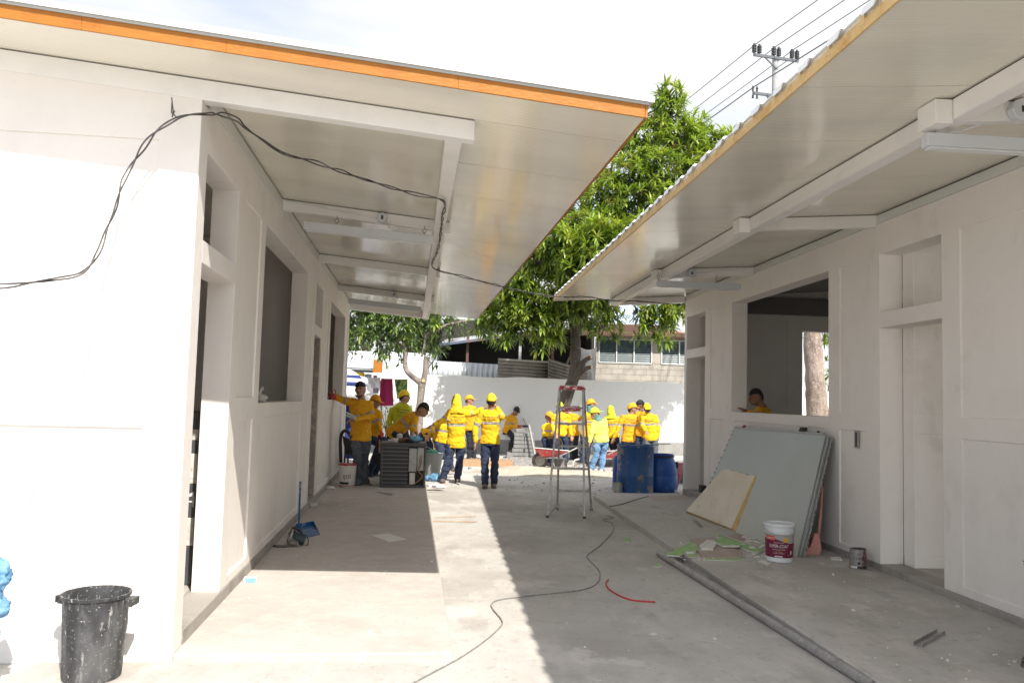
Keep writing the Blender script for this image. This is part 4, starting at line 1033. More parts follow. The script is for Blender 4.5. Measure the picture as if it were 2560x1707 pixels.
# --- white sheet building at left
Y = 31.
wb = thing('white_sheet_building', 'white corrugated building beyond the yard at the far left', 'building', (X(830,Y), Y, 0), world=True)
corr('wall', X(700,Y), X(1010,Y), 0, Z(830,806,Y), Y, Y+.3, corr_w, wb, pitch=.16, amp=.02)
b = MB(); z = Z(830,852,Y-1); b.box(X(700,Y-1), X(868,Y-1), Y-1.1, Y-1.0, z-.05, z+.05); b.box(X(700,Y-1), X(868,Y-1), Y-1.3, Y-1.1, z+.06, z+.11); b.build('gutter', steel_d, wb)
b = MB(); a = at(868,842,Y-1.5); b.box(a.x-.16, a.x+.16, Y-1.6, Y-1.4, a.z-.35, a.z+.25); b.build('orange_panel', orange_m, wb)

# --- far plain behind everything: hazy tree belt seen through gaps
# ================================================================== TREES
def leafcloud(name, centers, parent, m, seed, leaf=.21, nleaf=12, wid=.024, droop=.8):
    """rosettes of long drooping leaves; centers: (pos, outward dir, scale)"""
    rs = np.random.RandomState(seed); V = []; F = []; c = 0
    for p, d, s in centers:
        d = d.normalized(); u = d.orthogonal().normalized(); v = d.cross(u)
        k_ = nleaf + rs.randint(-3,4)
        for i in range(k_):
            a = 2*math.pi*(i/k_) + rs.uniform(-.3,.3); el = rs.uniform(.1,1.1)
            dr = (u*math.cos(a)+v*math.sin(a))*math.cos(el) + d*math.sin(el); dr.normalize()
            L = leaf*s*rs.uniform(.7,1.2); w_ = wid*s*rs.uniform(.8,1.2)
            sd2 = dr.cross(Vector((0,0,1)));
            if sd2.length < .1: sd2 = dr.cross(Vector((1,0,0)))
            sd2.normalize(); q = Vector(p); pr = []
            dd = dr.copy()
            for t_, ww in ((0,.25),(.3,.9),(.62,.85),(1,.06)):
                pr.append((q + dd*0, ww)); 
                if t_ < 1: q = q + dd*(L*.34); dd = (dd + Vector((0,0,-droop*.42))).normalized()
            for q_, ww in pr: V.append(q_ - sd2*w_*ww); V.append(q_ + sd2*w_*ww)
            for i2 in range(3): F.append((c+i2*2, c+i2*2+1, c+i2*2+3, c+i2*2+2))
            c += 8
    b = MB(); b.v = V; b.f = F; b.m = [0]*len(F)
    o = b.build(name, m, parent, smooth=False)
    return o
def blobs_to_rosettes(blobs, dens, seed, fill=.25):
    rs = np.random.RandomState(seed); out = []
    for c, r_ in blobs:
        n = int(dens*r_*r_)
        for i in range(n):
            d = Vector(rs.normal(size=3)).normalized()
            if d.z < -.55 and rs.rand() < .6: d.z = -d.z
            rad = r_*(1-fill*rs.rand()**2)*(.85+.3*noise.noise(Vector((d.x*2+c.x,d.y*2,d.z*2+c.z))))
            p = c + Vector((d.x, d.y, d.z*.85))*rad
            out.append((p, (d + Vector((0,0,.55))).normalized(), rs.uniform(.8,1.25)))
    return out
def trunk(b, pts, rad, n=12, k=5):
    P = smoothpath(pts, k); rr = []
    m_ = len(P)
    for i in range(m_):
        t = i/(m_-1)*(len(rad)-1); i0 = min(int(t), len(rad)-2); rr.append(rad[i0]+(rad[i0+1]-rad[i0])*(t-i0))
    v0 = len(b.v); b.tube(P, rr, n)
    for i in range(v0, len(b.v)):
        q = b.v[i]; b.v[i] = q + Vector((noise.noise(q*4), noise.noise(q*4+Vector((9,0,0))), 0))*rr[0]*.18
TCc = lambda x, y: (x*.1836+1148.5, y*.1836+670.7)
# big mango
Y = 22.6
def A(px, py, dy=0): return at(px, py, Y+dy)
big = thing('mango_tree', 'tall mango tree with leaning dark trunk and big drooping crown between the two roofs', 'tree', (A(1262,1040).x, Y, 0), group=None, world=True)
b = MB(); base = A(1266,1045); base.z = -.05
trunk(b, [base, A(1296,930), A(1318,865), A(1322,800), A(1320,755), A(1306,715,-.2), A(1285,640,-.4), A(1290,520,-.2)], [.21,.185,.16,.14,.13,.11,.08,.04])
trunk(b, [A(1321,770), A(1345,715,.2), A(1385,650,.3), A(1440,540,.2), A(1500,400)], [.12,.11,.10,.07,.03])
trunk(b, [A(1290,650,-.4), A(1240,600,-.5), A(1180,560,-.4)], [.09,.07,.03])
trunk(b, [A(1345,715,.2), A(1290,500,.6), A(1340,340,.5)], [.10,.07,.03])
trunk(b, [A(1318,872), A(1333,845,-.15), A(1342,830,-.2), A(1357,820,-.3)], [.14,.11,.075,.055], 9)
trunk(b, [A(1322,866), A(1343,848,-.3), A(1358,843,-.35)], [.10,.065,.05], 9)
tk = b.build('trunk', bark, big, smooth=True)
for p, r_ in ((A(1357.5,819.5,-.31), .056), (A(1358.8,842.8,-.355), .051)):
    b = MB(); d = Vector((.9,-.5,.1)).normalized(); u = d.orthogonal().normalized(); v = d.cross(u); b.rings([(p, u*r_, v*r_), (p+d*.012, u*r_*.9, v*r_*.9)], 12); b.build('sawn_stub', cutwood, tk)
bl = []
rs = random.Random(5)
spec = [ (1540,235,.45,0),(1530,290,.6,.2),(1480,330,.8,.3),(1560,330,.75,-.1),(1620,345,.7,.1),(1660,340,.55,.2),(1500,395,.8,-.5),(1580,400,.8,-.3),(1440,420,.85,-.3),
 (1640,400,.8,.4),(1700,420,.9,.4),(1750,470,1.0,.6),(1800,540,1.0,.8),(1700,540,1.1,.8),(1390,470,.8,-.2),(1330,540,.8,-.6),(1400,540,.85,-.7),(1470,490,.9,-.6),(1540,480,.9,-.5),(1610,500,1.0,0),
 (1300,590,.75,-.6),(1370,600,.8,-.8),(1250,600,.65,-.4),(1440,580,.9,-.5),(1210,655,.7,-.5),(1180,700,.65,-.4),(1150,735,.5,-.2),(1225,720,.7,-.6),(1270,690,.75,-.7),(1330,670,.75,-.3),(1130,700,.6,.1),
 (1200,755,.42,-.5),(1255,755,.5,-.5),(1110,745,.42,0),(1160,775,.35,-.3),(1240,795,.26,-.6),(1275,770,.36,-.4),(1300,700,.6,.8),(1380,660,.8,.7),(1400,725,.42,.3),(1450,640,.9,.6),(1350,735,.4,.8),
 (1500,745,.45,.4),(1480,715,.45,.5),(1540,735,.5,.6),(1550,700,.6,.5),(1520,780,.24,.4),(1390,755,.28,.1),(1413,768,.2,.1),(1478,765,.22,.2),(1600,700,.8,.8),(1560,620,.9,.6),(1650,620,1.0,.8),(1240,540,.7,.7),(1300,480,.8,.8),(1200,600,.8,.8),(1160,660,.7,.8),(1380,400,.8,.9),(1480,260,.35,.5),(1240,480,.6,1.2),(1320,420,.6,1.4),(1330,620,.7,-1.6),(1390,560,.8,-2.0),(1450,640,.8,-1.8),(1380,690,.5,-1.3),(1500,560,.9,-2.2),(1280,560,.6,-1.5),(1300,728,.32,-.9),(1345,722,.36,-.9),(1318,700,.4,-1.1),(1545,215,.3,0),(1690,330,.4,.2),(1600,290,.45,.2) ]  # foremost clumps added toward the sun to shade the trunk
for px, py, r_, dy in spec: bl.append((A(px,py,dy-.1), r_))
ros = blobs_to_rosettes(bl, 105, 11, fill=.25)
hi = [q for q in ros]
yng = [q for q in ros if (q[0].z > 6.2 and q[0].z < 8.6 and random.random() < .16)]
leafcloud('crown', [q for q in hi if q not in yng], big, leaf_a, 3, leaf=.29, nleaf=12, wid=.026)
leafcloud('young_leaves', yng, big, leaf_y, 4, leaf=.14, nleaf=14, wid=.013, droop=.1)
# inner leaves, the crown's inner shade put into their darker colour
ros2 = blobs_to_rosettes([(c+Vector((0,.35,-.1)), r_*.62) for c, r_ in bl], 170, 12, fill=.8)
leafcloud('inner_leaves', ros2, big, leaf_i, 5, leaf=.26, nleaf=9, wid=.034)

# small mango with forked trunk
Y = 21.6
sm = thing('mango_tree', 'small mango tree with pale forked trunk and sawn knot, left of the yard', 'tree', (A(962,1040).x, Y, 0), world=True)
TZ = lambda x, y: (x*.1719+790, y*.1719+689)
def B_(x, y, dy=0): q = TA(x,y); return at(q[0], q[1], Y+dy)
def C_(x, y, dy=0): q = TZ(x,y); return at(q[0], q[1], Y+dy)
b = MB(); base = B_(1030,1060); base.z = -.05
trunk(b, [base, B_(1045,700), B_(1060,500), B_(1078,330), B_(1085,240)], [.15,.115,.10,.098,.11])
trunk(b, [B_(1085,270), B_(1020,225), B_(940,160,-.1), B_(900,100,-.1), B_(885,0,-.1), C_(830,700,-.1), C_(790,560,-.1), C_(740,400)], [.09,.075,.07,.07,.066,.05,.03,.015])
trunk(b, [B_(1095,270), B_(1112,180), B_(1125,60), C_(1100,800), C_(1115,755)], [.09,.078,.074,.08,.082])
trunk(b, [C_(1040,760,-.05), C_(1075,600,-.05), C_(1100,480), C_(1230,400,-.1), C_(1400,330,-.2), C_(1640,275,-.3)], [.03,.035,.05,.05,.042,.025])
trunk(b, [C_(1090,470), C_(1020,420), C_(960,340)], [.03,.025,.012])
trunk(b, [C_(850,690,-.1), C_(700,560,.1), C_(520,440,.2), C_(300,330,.3)], [.035,.03,.02,.01])
tk = b.build('trunk', mk('grey_mango_bark', (.24,.20,.175), .95, layers=[(6,(.15,.125,.11),.45,.65,7,(1,1,.3)),(14,(.42,.37,.32),.54,.7)], bump=[(14,.9,.03,(1,1,.35))]), sm, smooth=True)
p = B_(1098,238,-.105); b = MB(); d = Vector((.15,-1,.05)).normalized(); u = d.orthogonal().normalized(); v = d.cross(u); b.rings([(p, u*.042, v*.042), (p+d*.015, u*.036, v*.036)], 14); b.build('sawn_knot', cutwood, tk)
bl = []
for x, y, r_, dy in [(120,230,.36,.2),(260,200,.45,.3),(420,260,.45,0),(200,400,.40,.3),(330,450,.40,-.1),(480,480,.42,0),(620,420,.40,-.2),(560,300,.40,.2),(730,330,.40,-.2),(880,330,.38,-.1),(700,560,.34,0),(560,620,.34,.2),(850,600,.30,-.1),
   (980,560,.32,.1),(1100,620,.34,.2),(1240,560,.34,.2),(1230,680,.28,.2),(1000,400,.36,.2),(1180,330,.36,0),(1350,420,.32,.1),(1500,350,.30,-.1),(1020,720,.24,0),(480,740,.26,.1),(120,560,.40,.3),(160,690,.24,.2),(900,200,.5,.1),(1100,180,.5,.2),(300,80,.5,.3),(600,120,.55,.2),(850,60,.5,.2),(1300,200,.45,.2),(60,380,.4,.5),(820,780,.18,.1),(760,860,.15,.0),(520,860,.16,0),(1230,820,.15,.1),(720,930,.12,0)]:
    bl.append((C_(x,y,dy), r_*.95))
ros = blobs_to_rosettes(bl, 130, 21, fill=.85)
leafcloud('crown', ros, sm, leaf_d, 6, leaf=.21, nleaf=8, wid=.024, droop=1.1)
ros = blobs_to_rosettes(bl[:24], 22, 23, fill=.4)
leafcloud('painted_sunlit_leaves', ros, sm, leaf_a, 7, leaf=.24, nleaf=8, wid=.027, droop=1.0)  # brighter rosettes mixed in, sunlight put into their leaf colour

# tree behind the right building, seen through the square window
Y = 18.6
wt = thing('shade_tree', 'thick pale trunked tree seen through the square window of the right building', 'tree', (A(1872,1040).x, Y, 0), world=True)
b = MB(); base = A(1878,1060); base.z = -.05
trunk(b, [base, A(1876,950), A(1870,850), A(1866,760), A(1860,660), A(1850,540), A(1840,400)], [.25,.235,.205,.19,.17,.13,.08])
b.build('trunk', bark_l, wt, smooth=True)
bl = [(at(1920,760,19.6), .8),(at(1850,700,20.2), .6),(at(1960,800,20), .8),(at(1930,700,19), .9),(at(1835,790,20.5), .4),(at(1850,600,18.8), 1.3),(at(1990,620,19), 1.2),(at(1900,860,21.), .5),(at(1760,560,19),.9)]
ros = blobs_to_rosettes(bl, 60, 31, fill=.5); leafcloud('crown', ros, wt, leaf_a, 8, leaf=.24, nleaf=11)
# low dark bush at the yard wall
bz = thing('potted_bush', 'thin grey-green bush against the white wall below the laundry', 'shrub', (at(875,1000,23.5).x, 23.5, 0), world=True)
b = MB()
for i in range(7):
    q = at(878,1010,23.5); q.z = 0
    b.tube([q, q+Vector((random.uniform(-.15,.15),0,.6)), q+Vector((random.uniform(-.35,.35),random.uniform(-.2,.2),random.uniform(1,1.5)))], [.015,.01,.004], 5)
b.build('stems', bark, bz)
ros = blobs_to_rosettes([(at(872,960,23.5), .32),(at(885,985,23.4), .3),(at(880,930,23.5), .25)], 200, 33, fill=.9); leafcloud('leaves', ros, bz, leaf_d, 9, leaf=.10, nleaf=7, wid=.014)
# distant greenery: belt of trees far behind
for k_, (px, Yd, h, wd) in enumerate(((905,46,6.2,4.5),(1060,50,6.0,4.5),(1010,60,6.5,4.2),(830,44,5.8,4.6),(1560,44,5.6,3.0))):
    c = at(px, 900, Yd)
    t = thing('distant_tree', ['dark green tree far behind the small mango','rounded tree far behind the dark shed roof','taller pale tree in the distance left of the shed','leafy tree beyond the white sheet building','low tree beyond the red roof at the right'][k_], 'tree', (c.x, Yd, 0), group='trees far beyond the yard', world=True)
    b = MB(); b.tube([(c.x,Yd,0),(c.x+.2,Yd,h*.5),(c.x,Yd,h*.8)], [.3,.22,.1], 8); b.build('trunk', bark, t)
    bb = [(Vector((c.x+random.uniform(-.5,.5)*wd, Yd+random.uniform(-1,1), h*random.uniform(.5,.95))), random.uniform(.8,1.4)) for i in range(9)]
    leafcloud('crown', blobs_to_rosettes(bb, 22, 40+k_, fill=.4), t, leaf_d, 50+k_, leaf=.5, nleaf=8, wid=.07)

# ================================================================== UTILITY POLE
Y = 28.
pp = at(1780, 200, Y); ptop = at(1781, 133, Y)
wd = Vector((-.2575,1,0)).normalized(); cross = Vector((1,.2575,0)).normalized()
po = thing('utility_pole', 'concrete utility pole with two steel crossarms and insulators above the right roof', 'utility pole', (pp.x, Y, 0), world=True)
b = MB(); b.tube([(pp.x,Y,0),(pp.x,Y,ptop.z)], [.17,.10], 14); b.build('post', pole_m, po, smooth=True, auto=40)
za = at(1780,137,Y).z; zb_ = at(1780,224,Y).z
a0 = Vector((pp.x,Y-.12,za)); hl = .88
b = MB(); b.bar(a0-cross*hl, a0+cross*hl, .07, .09); b.build('crossarm', steel_d, po)
b = MB(); b.bar(a0-cross*.45+Vector((0,0,-.03)), a0+Vector((0,0,-.38)), .04, .04); b.bar(a0+cross*.45+Vector((0,0,-.03)), a0+Vector((0,0,-.38)), .04, .04); b.build('brace', steel_d, po)
a1 = Vector((pp.x,Y-.12,zb_))
b = MB(); b.bar(a1-cross*.9, a1+cross*.1, .07, .09); b.build('crossarm', steel_d, po)
b = MB(); b.bar(a1-cross*.4, a1+Vector((0,0,-.4)), .04, .04); b.build('brace', steel_d, po)
att = []
def insulator(p):
    b = MB(); prof = [(.02,0)]
    for i in range(5): prof += [(.035,.05+i*.055),(.085,.065+i*.055),(.085,.08+i*.055),(.035,.09+i*.055)]
    prof += [(.03,.34),(.05,.36),(.0,.38)]
    b.lathe(prof, p-Vector((0,0,.02)), 10); b.build('insulator', insul, po, smooth=True)
for o_ in (-.86,-.66,-.10,.10,.62,.82):
    insulator(a0 + cross*o_ + Vector((0,0,.05)))
for o_ in (-.9,-.74):
    b = MB(); p = a1+cross*o_+Vector((0,0,.05)); b.lathe([(.02,0),(.04,.04),(.03,.08),(.05,.12),(.02,.2),(.0,.22)], p, 8); b.lathe([(.02,0),(.04,-.04),(.03,-.09),(.05,-.12),(.0,-.15)], p-Vector((0,0,.1)), 8, cap0=False); b.build('insulator', insul, po)
for k_, (o_, zo, lab) in enumerate(((-.76,.42,'topmost power line, passing the left insulators'),(.0,.42,'power line over the middle insulators'),(.72,.42,'power line over the right insulators'),(-.82,-1.05,'power line on the lower crossarm'),(.75,-2.1,'lowest thin line close to the roof edge'))):
    p = a0 + cross*o_ + Vector((0,0,zo))
    if k_ == 3: p = a1 + cross*-.82 + Vector((0,0,.25))
    P = []
    for i in range(-14, 22):
        t = i*2.2; sag = -.0009*abs(t)*(34-abs(t)) if abs(t) < 34 else 0
        P.append(p + wd*t + Vector((0,0,sag)))
    b = MB(); b.tube(P, .016 if k_ != 3 else .022, 5)
    tag(b.build('power_line', wire_m, loc=p), lab, 'power line', 'power lines crossing the sky')

# ================================================================== FOREGROUND AND SITE OBJECTS
PL, PR = .045, .075
def loftpath(pts): return smoothpath(pts, 5)
# ---- black bin at the lower left
c = gz(198, 1562); c.z = 0; c += Vector((0,.06,0))
t = thing('waste_bin', 'black plastic bin spattered with white plaster against the sunlit wall', 'bin', c, 0, world=True)
H_ = .475
b = MB(); b.lathe([(.135,0),(.150,.004),(.156,.02),(.176,H_-.02),(.185,H_-.018),(.187,H_),(.179,H_+.001),(.172,H_-.02),(.150,.02),(.0,.018)], c, 48); b.build('body', black_sp, t, smooth=True, auto=40)
for sgn, a in ((1, 0.0),(-1, 3.0)):
    b = MB(); d = Vector((math.cos(a), math.sin(a), 0)); q = Vector((-d.y, d.x, 0))
    p = c + d*.182 + Vector((0,0,H_-.03))
    b.obox(p+d*.022, .05, .075, .016, Matrix((d,q,Vector((0,0,1)))).transposed()); b.obox(p+d*.044+Vector((0,0,-.012)), .009, .085, .04, Matrix((d,q,Vector((0,0,1)))).transposed())
    b.obox(p+d*.02+q*.03+Vector((0,0,-.02)), .04, .008, .04, Matrix((d,q,Vector((0,0,1)))).transposed())
    b.obox(p+d*.02-q*.03+Vector((0,0,-.02)), .04, .008, .04, Matrix((d,q,Vector((0,0,1)))).transposed())
    b.build('handle', black_sp, t, bevel=.003)
# ---- blue bag at the left edge
c = at(-22, 1360, 4.5)
b = MB()
def crumple(b, c, ax, seed, n=28, m=18, amp=.25, mi=0):
    def fn(d):
        k = 1 + amp*noise.noise(d*1.6+Vector((seed,0,0))) + amp*.6*noise.noise(d*4.1+Vector((0,seed,0))) + amp*.35*abs(noise.noise(d*9+Vector((0,0,seed))))
        return d*k
    b.sphere(c, Matrix.Diagonal(Vector(ax)), n, m, fn=fn, mi=mi)
crumple(b, at(-12,1318,4.5), (.085,.06,.075), 3.1, 40, 28, amp=.32); crumple(b, at(-12,1395,4.5), (.075,.06,.06), 8.1, 40, 28, amp=.32)
b.tube([at(-14,1350,4.5), at(-6,1365,4.5), at(-16,1380,4.5)], [.05,.03,.05], 8)
crumple(b, at(-90,1440,4.5), (.16,.12,.3), 5.5, 60, 40, amp=.3)
tag(b.build('plastic_sack', blue_pl, smooth=True, loc=c), 'crumpled blue plastic sack at the left edge of the white wall', 'sack')
# ---- blue light-switch box
c = gz(575, 1336, PL); d = (aL*.05+bL).normalized(); q = Vector((-d.y,d.x,0))
b = MB(); Mx = Matrix((d,q,Vector((0,0,1)))).transposed()
b.obox(c+Vector((0,0,.022)), .105, .06, .042, Mx); b.m = [0]*6
b.obox(c+Vector((0,0,.022)) - q*.0005 + d*.006, .088, .062, .036, Mx, 1)
b.build('x', [white_pl]) if False else None
tag(b.build('small_carton', [white_pl, mk('pale_blue_print', (.20,.42,.56), .6)], bevel=.002, loc=c), 'small white and pale blue carton on the sunlit walkway beside the left plinth', 'carton')
# ---- circular saw
c = gz(668, 1252, PL)
t = thing('circular_saw', 'dark green circular saw with curled black cord against the left plinth', 'power saw', c, 0, world=True)
u = Vector((.95,.3,0)).normalized(); v = Vector((-.3,.95,0)).normalized(); z = Vector((0,0,1))
b = MB(); ax = (u*.8 - v*.3 - z*.25).normalized(); m0 = c + u*.06 + z*.075
b.rings([(m0-ax*.05, v*.055, ax.cross(v).normalized()*.055), (m0+ax*.03, v*.055, ax.cross(v).normalized()*.055), (m0+ax*.085, v*.048, ax.cross(v).normalized()*.048), (m0+ax*.09, v*.03, ax.cross(v).normalized()*.03)], 18)
b.build('motor', saw_g, t, smooth=True, auto=40)
b = MB(); k0 = m0 - ax*.075; e1 = v; e2 = ax.cross(v).normalized()
b.rings([(k0-ax*.012, e1*.088, e2*.088), (k0+ax*.012, e1*.088, e2*.088)], 26); b.build('blade_guard', alu, t, bevel=.003)
b = MB(); b.rings([(k0-ax*.016, e1*.075, e2*.075), (k0-ax*.013, e1*.075, e2*.075)], 26); b.build('blade', steel_d, t)
b = MB(); b.slab([k0-v*.14-z*.03-ax*.03, k0-v*.14-z*.05+ax*.09, k0+v*.12+z*.02+ax*.09, k0+v*.12+z*.04-ax*.03], .005); b.build('base_plate', alu, t)
b = MB(); b.tube(smoothpath([m0-ax*.03+z*.05, m0-ax*.05+z*.095-v*.02, m0+z*.10-v*.0, m0+ax*.04+z*.085, m0+ax*.05+z*.04]), .014, 9); b.build('handle', black_pl, t, smooth=True)
b = MB(); b.tube(smoothpath([m0+ax*.05+z*.05, m0+ax*.1+z*.06, m0+ax*.13-z*.0, m0+ax*.08-z*.06, c-u*.1+z*.008-v*.05, c-u*.20+z*.006-v*.02, c-u*.12-v*.12+z*.006, c+u*.02-v*.11+z*.006]), .0055, 7); b.build('cord', cable_m, t, smooth=True)
# ---- dustpan with blue stick
c = gz(700, 1218, PL)
t = thing('dustpan', 'long-handled blue dustpan standing beside the circular saw', 'dustpan', c, 0, world=True)
p0 = gz(686, 1206, PL)+z*.02; p1 = at(690, 1105, p0.y+.03)
b = MB(); b.tube([p0, p1], .0125, 10); b.build('handle', blue_pt, t, smooth=True, auto=50)
b = MB(); q = [gz(678,1214,PL), gz(697,1236,PL), gz(735,1228,PL), gz(720,1206,PL)]
b.slab([a+z*.004 for a in q], .005)
b.slab([q[0], q[3], q[3]+z*.055, q[0]+z*.055], .005); b.hexa([q[0],q[1],q[1]+(q[0]-q[1])*.02,q[0]+(q[3]-q[0])*.02,q[0]+z*.055,q[1]+z*.006,q[1]+z*.006+(q[0]-q[1])*.02,q[0]+z*.055+(q[3]-q[0])*.02])
b.hexa([q[3],q[2],q[2]+(q[3]-q[2])*.02,q[3]-(q[3]-q[0])*.02,q[3]+z*.055,q[2]+z*.006,q[2]+z*.006+(q[3]-q[2])*.02,q[3]+z*.055-(q[3]-q[0])*.02])
b.build('pan', blue_pt, t)
# ---- rag / debris / bag on sill
c = gz(719,1163,PL); b = MB(); crumple(b, c+z*.025, (.06,.05,.035), 2.2, 18, 12, .5); tag(b.build('plaster_lump', gyp_w, loc=c, smooth=False), 'white plaster lump by the left plinth next to the second doorway', 'rubble')
c = gz(758,1123,PL); b = MB(); crumple(b, c+z*.02, (.07,.05,.03), 4.2, 16, 10, .5); tag(b.build('plaster_lump', gyp_w, loc=c), 'pale rubble lump at the plinth nearer the white bucket', 'rubble')
c = WL(-.10, 3.0, 1.55)
b = MB(); crumple(b, WL(-.10,2.95,1.59), (.07,.14,.045), 1.2, 26, 14, .5); crumple(b, WL(-.12,2.78,1.575), (.05,.12,.03), 7.2, 22, 12, .5); b.tube([WL(-.1,3.0,1.60), WL(-.1,3.05,1.66), WL(-.09,3.10,1.69)], [.03,.015,.022], 7)
tag(b.build('plastic_bag', cloth_w, loc=c, smooth=True), 'limp pale plastic bag lying on the sill of the first left window', 'bag')
# red hook gadget on far left window sill
c = WL(-.06, 8.9, 1.55)
b = MB(); r_ = .05; cc = WL(.015, 9.55, 1.68)
b.tube([cc + Vector((.03*math.cos(a_/8*6.283), 0, .05*math.sin(a_/8*6.283))) for a_ in range(9)], .008, 6); crumple(b, WL(.0,9.5,1.60), (.06,.10,.045), 3.3, 16, 10, .5)
tag(b.build('cloth_bundle', red_pl, loc=cc, smooth=True), 'small red cloth bundle with a loop hanging at the far left window', 'cloth')
# printed sheets stacked inside first doorway
t = thing('printed_bags_stack', 'stack of dark and white printed paper sheets standing inside the first doorway', 'paper stack', WL(-.6,2.0,PZ), 0, world=True)
b = MB(); zz = PZ+.002; k_ = 0
layers_ = [(.30,steel_d),(.22,white_pl_dirty),(.26,steel_d),(.24,white_pl_dirty),(.10,steel_d),(.09,white_pl_dirty),(.14,steel_d)]
for h_, m_ in layers_:
    b = MB(); p = [WL(-.27-.0,1.45,zz), WL(-1.2,1.45,zz), WL(-1.2,1.75,zz), WL(-.27,1.75,zz)]; b.hexa([p[1],p[0],p[3],p[2]] + [a+z*(h_-.004) for a in (p[1],p[0],p[3],p[2])]); o = b.build('printed_sheet', m_, t, bevel=.004); zz += h_
for txt, sz, zc_, mm in (('CH',.13,PZ+.60,white_ink),('C',.26,PZ+.68,white_ink),('ais',.09,PZ+.86,black_ink)):
    vv, ff = textmesh(txt, sz); b = MB(); b.add([WL(-.36+x_, 1.447, zc_+y_) for x_, y_ in vv], ff); b.build('print', mm, t)
# flat scraps on the corridor floor
def scrap(pxs, z0, m, label, name='drywall_scrap', th=.012, cat='scrap', group='plasterboard scraps', lift=0):
    pts = [gz(x_, y_, z0) + z*(.002+lift) for x_, y_ in pxs]
    nrm = (pts[1]-pts[0]).cross(pts[2]-pts[0])
    if nrm.z < 0: pts = pts[::-1]
    b = MB(); b.poly(pts, th); n_ = len(pts)
    b.m = [0]*len(b.f); 
    mats_ = m if isinstance(m, list) else [m]
    if len(mats_) > 1: b.m = [1, 0] + [1]*n_
    return tag(b.build(name, mats_, loc=pts[0]), label, cat, group)
scrap([(853,1230),(893,1226),(933,1239),(893,1245)], PL, gyp_w, 'thin grey plasterboard piece lying flat in the middle of the left walkway', th=.006)
o = scrap([(865,1130),(872,1130),(902,1134),(896,1138)], PL, alu, 'short dark metal strip on the floor before the condenser unit', 'metal_strip', .006, 'metal strip', None)
b = MB(); b.tube([gz(994,1198,.0)+z*.008, gz(1096,1199)+z*.008], .006, 6); b.tube([gz(1000,1191)+z*.02, gz(1094,1187)+z*.012], .005, 6)
tag(b.build('thin_rod', wood_m, loc=gz(1040,1195)), 'two thin rods lying across the sunlit strip', 'rod')
# ---- condenser unit
c = gz(920, 1118, PL); c.y += .25
t = thing('condenser_unit', 'grey louvred air conditioner condenser standing on the left walkway with junk on top', 'condenser', c, 0, world=True)
W_, D_, Hh = .80, .70, .78
ang = .12; u = Vector((math.cos(ang), math.sin(ang), 0)); v = Vector((-math.sin(ang), math.cos(ang), 0)); Mx = Matrix((u,v,z)).transposed()
def CB(b, x0, x1, y0, y1, z0, z1): b.obox(c+u*((x0+x1)/2)+v*((y0+y1)/2)+z*((z0+z1)/2), x1-x0, y1-y0, z1-z0, Mx)
b = MB(); CB(b,-W_/2+.05,W_/2-.05,-D_/2+.05,D_/2-.05,.04,Hh-.05); b.build('inside', ac_d, t)
b = MB(); CB(b,-W_/2,W_/2,-D_/2,D_/2,0,.05); b.build('base', ac_m, t, bevel=.012)
b = MB(); CB(b,-W_/2-.01,W_/2+.01,-D_/2-.01,D_/2+.01,Hh-.07,Hh); b.build('lid', ac_m, t, bevel=.025, seg=3)
for s_ in ((-1,-1),(1,-1),(1,1),(-1,1)):
    b = MB(); CB(b, s_[0]*(W_/2-.02)-.018, s_[0]*(W_/2-.02)+.018, s_[1]*(D_/2-.02)-.018, s_[1]*(D_/2-.02)+.018, .045, Hh-.065)
    b.build('corner_post', ac_m, t, bevel=.008)
b = MB()
for i in range(10):
    zz = .075+i*.068
    for y_ in (-D_/2+.004, D_/2-.012): CB(b, -W_/2+.03, .09 if y_ < 0 else W_/2-.03, y_, y_+.010, zz, zz+.014)
    for x_ in (-W_/2+.004, W_/2-.012): CB(b, x_, x_+.010, -D_/2+.03, D_/2-.03, zz, zz+.014)
b.build('louvre_bars', mk('grille_bar_grey', (.20,.205,.21), .55, .3), t)
b = MB(); i = 0
while -W_/2+.04+i*.0165 < .085:
    x_ = -W_/2+.04+i*.0165; CB(b, x_, x_+.006, -D_/2+.006, -D_/2+.010, .05, Hh-.07); i += 1
i = 0
while -D_/2+.04+i*.02 < D_/2-.03:
    y_ = -D_/2+.04+i*.02; CB(b, W_/2-.010, W_/2-.006, y_, y_+.007, .05, Hh-.07); CB(b, -W_/2+.006, -W_/2+.010, y_, y_+.007, .05, Hh-.07); i += 1
b.build('grille_fins', mk('grille_fin_grey', (.14,.142,.147), .55, .3), t)
b = MB(); CB(b, .10, .235, -D_/2-.012, -D_/2+.02, .28, Hh-.09); b.build('service_cover', ac_g, t, bevel=.006)
b = MB(); CB(b, .12, .215, -D_/2-.004, -D_/2+.016, .06, .26); b.build('label_plate', white_pl_dirty, t, bevel=.003)
b = MB(); CB(b, .245, .36, -D_/2+.01, -D_/2+.03, .30, Hh-.08); b.build('side_panel', ac_g, t, bevel=.004)
b = MB(); b.tube(smoothpath([c+u*.28-v*(D_/2+.0)+z*.5, c+u*.30-v*(D_/2+.03)+z*.4, c+u*.27-v*(D_/2+.02)+z*.3, c+u*.34-v*(D_/2+.04)+z*.2, c+u*.2-v*(D_/2+.05)+z*.06]), .008, 6)
b.tube(smoothpath([c+u*.30-v*(D_/2-.0)+z*.55, c+u*.33-v*(D_/2+.03)+z*.45, c+u*.29-v*(D_/2+.03)+z*.33]), .010, 6); b.build('pipes', copper, t, smooth=True)
b = MB(); b.tube(smoothpath([c+u*.38+z*.7, c+u*.5+v*.02+z*.66, c+u*.52+z*.55, c+u*.42+z*.5]), .006, 6); b.build('loose_wire', alu, t, smooth=True)
top = PL+Hh+.001
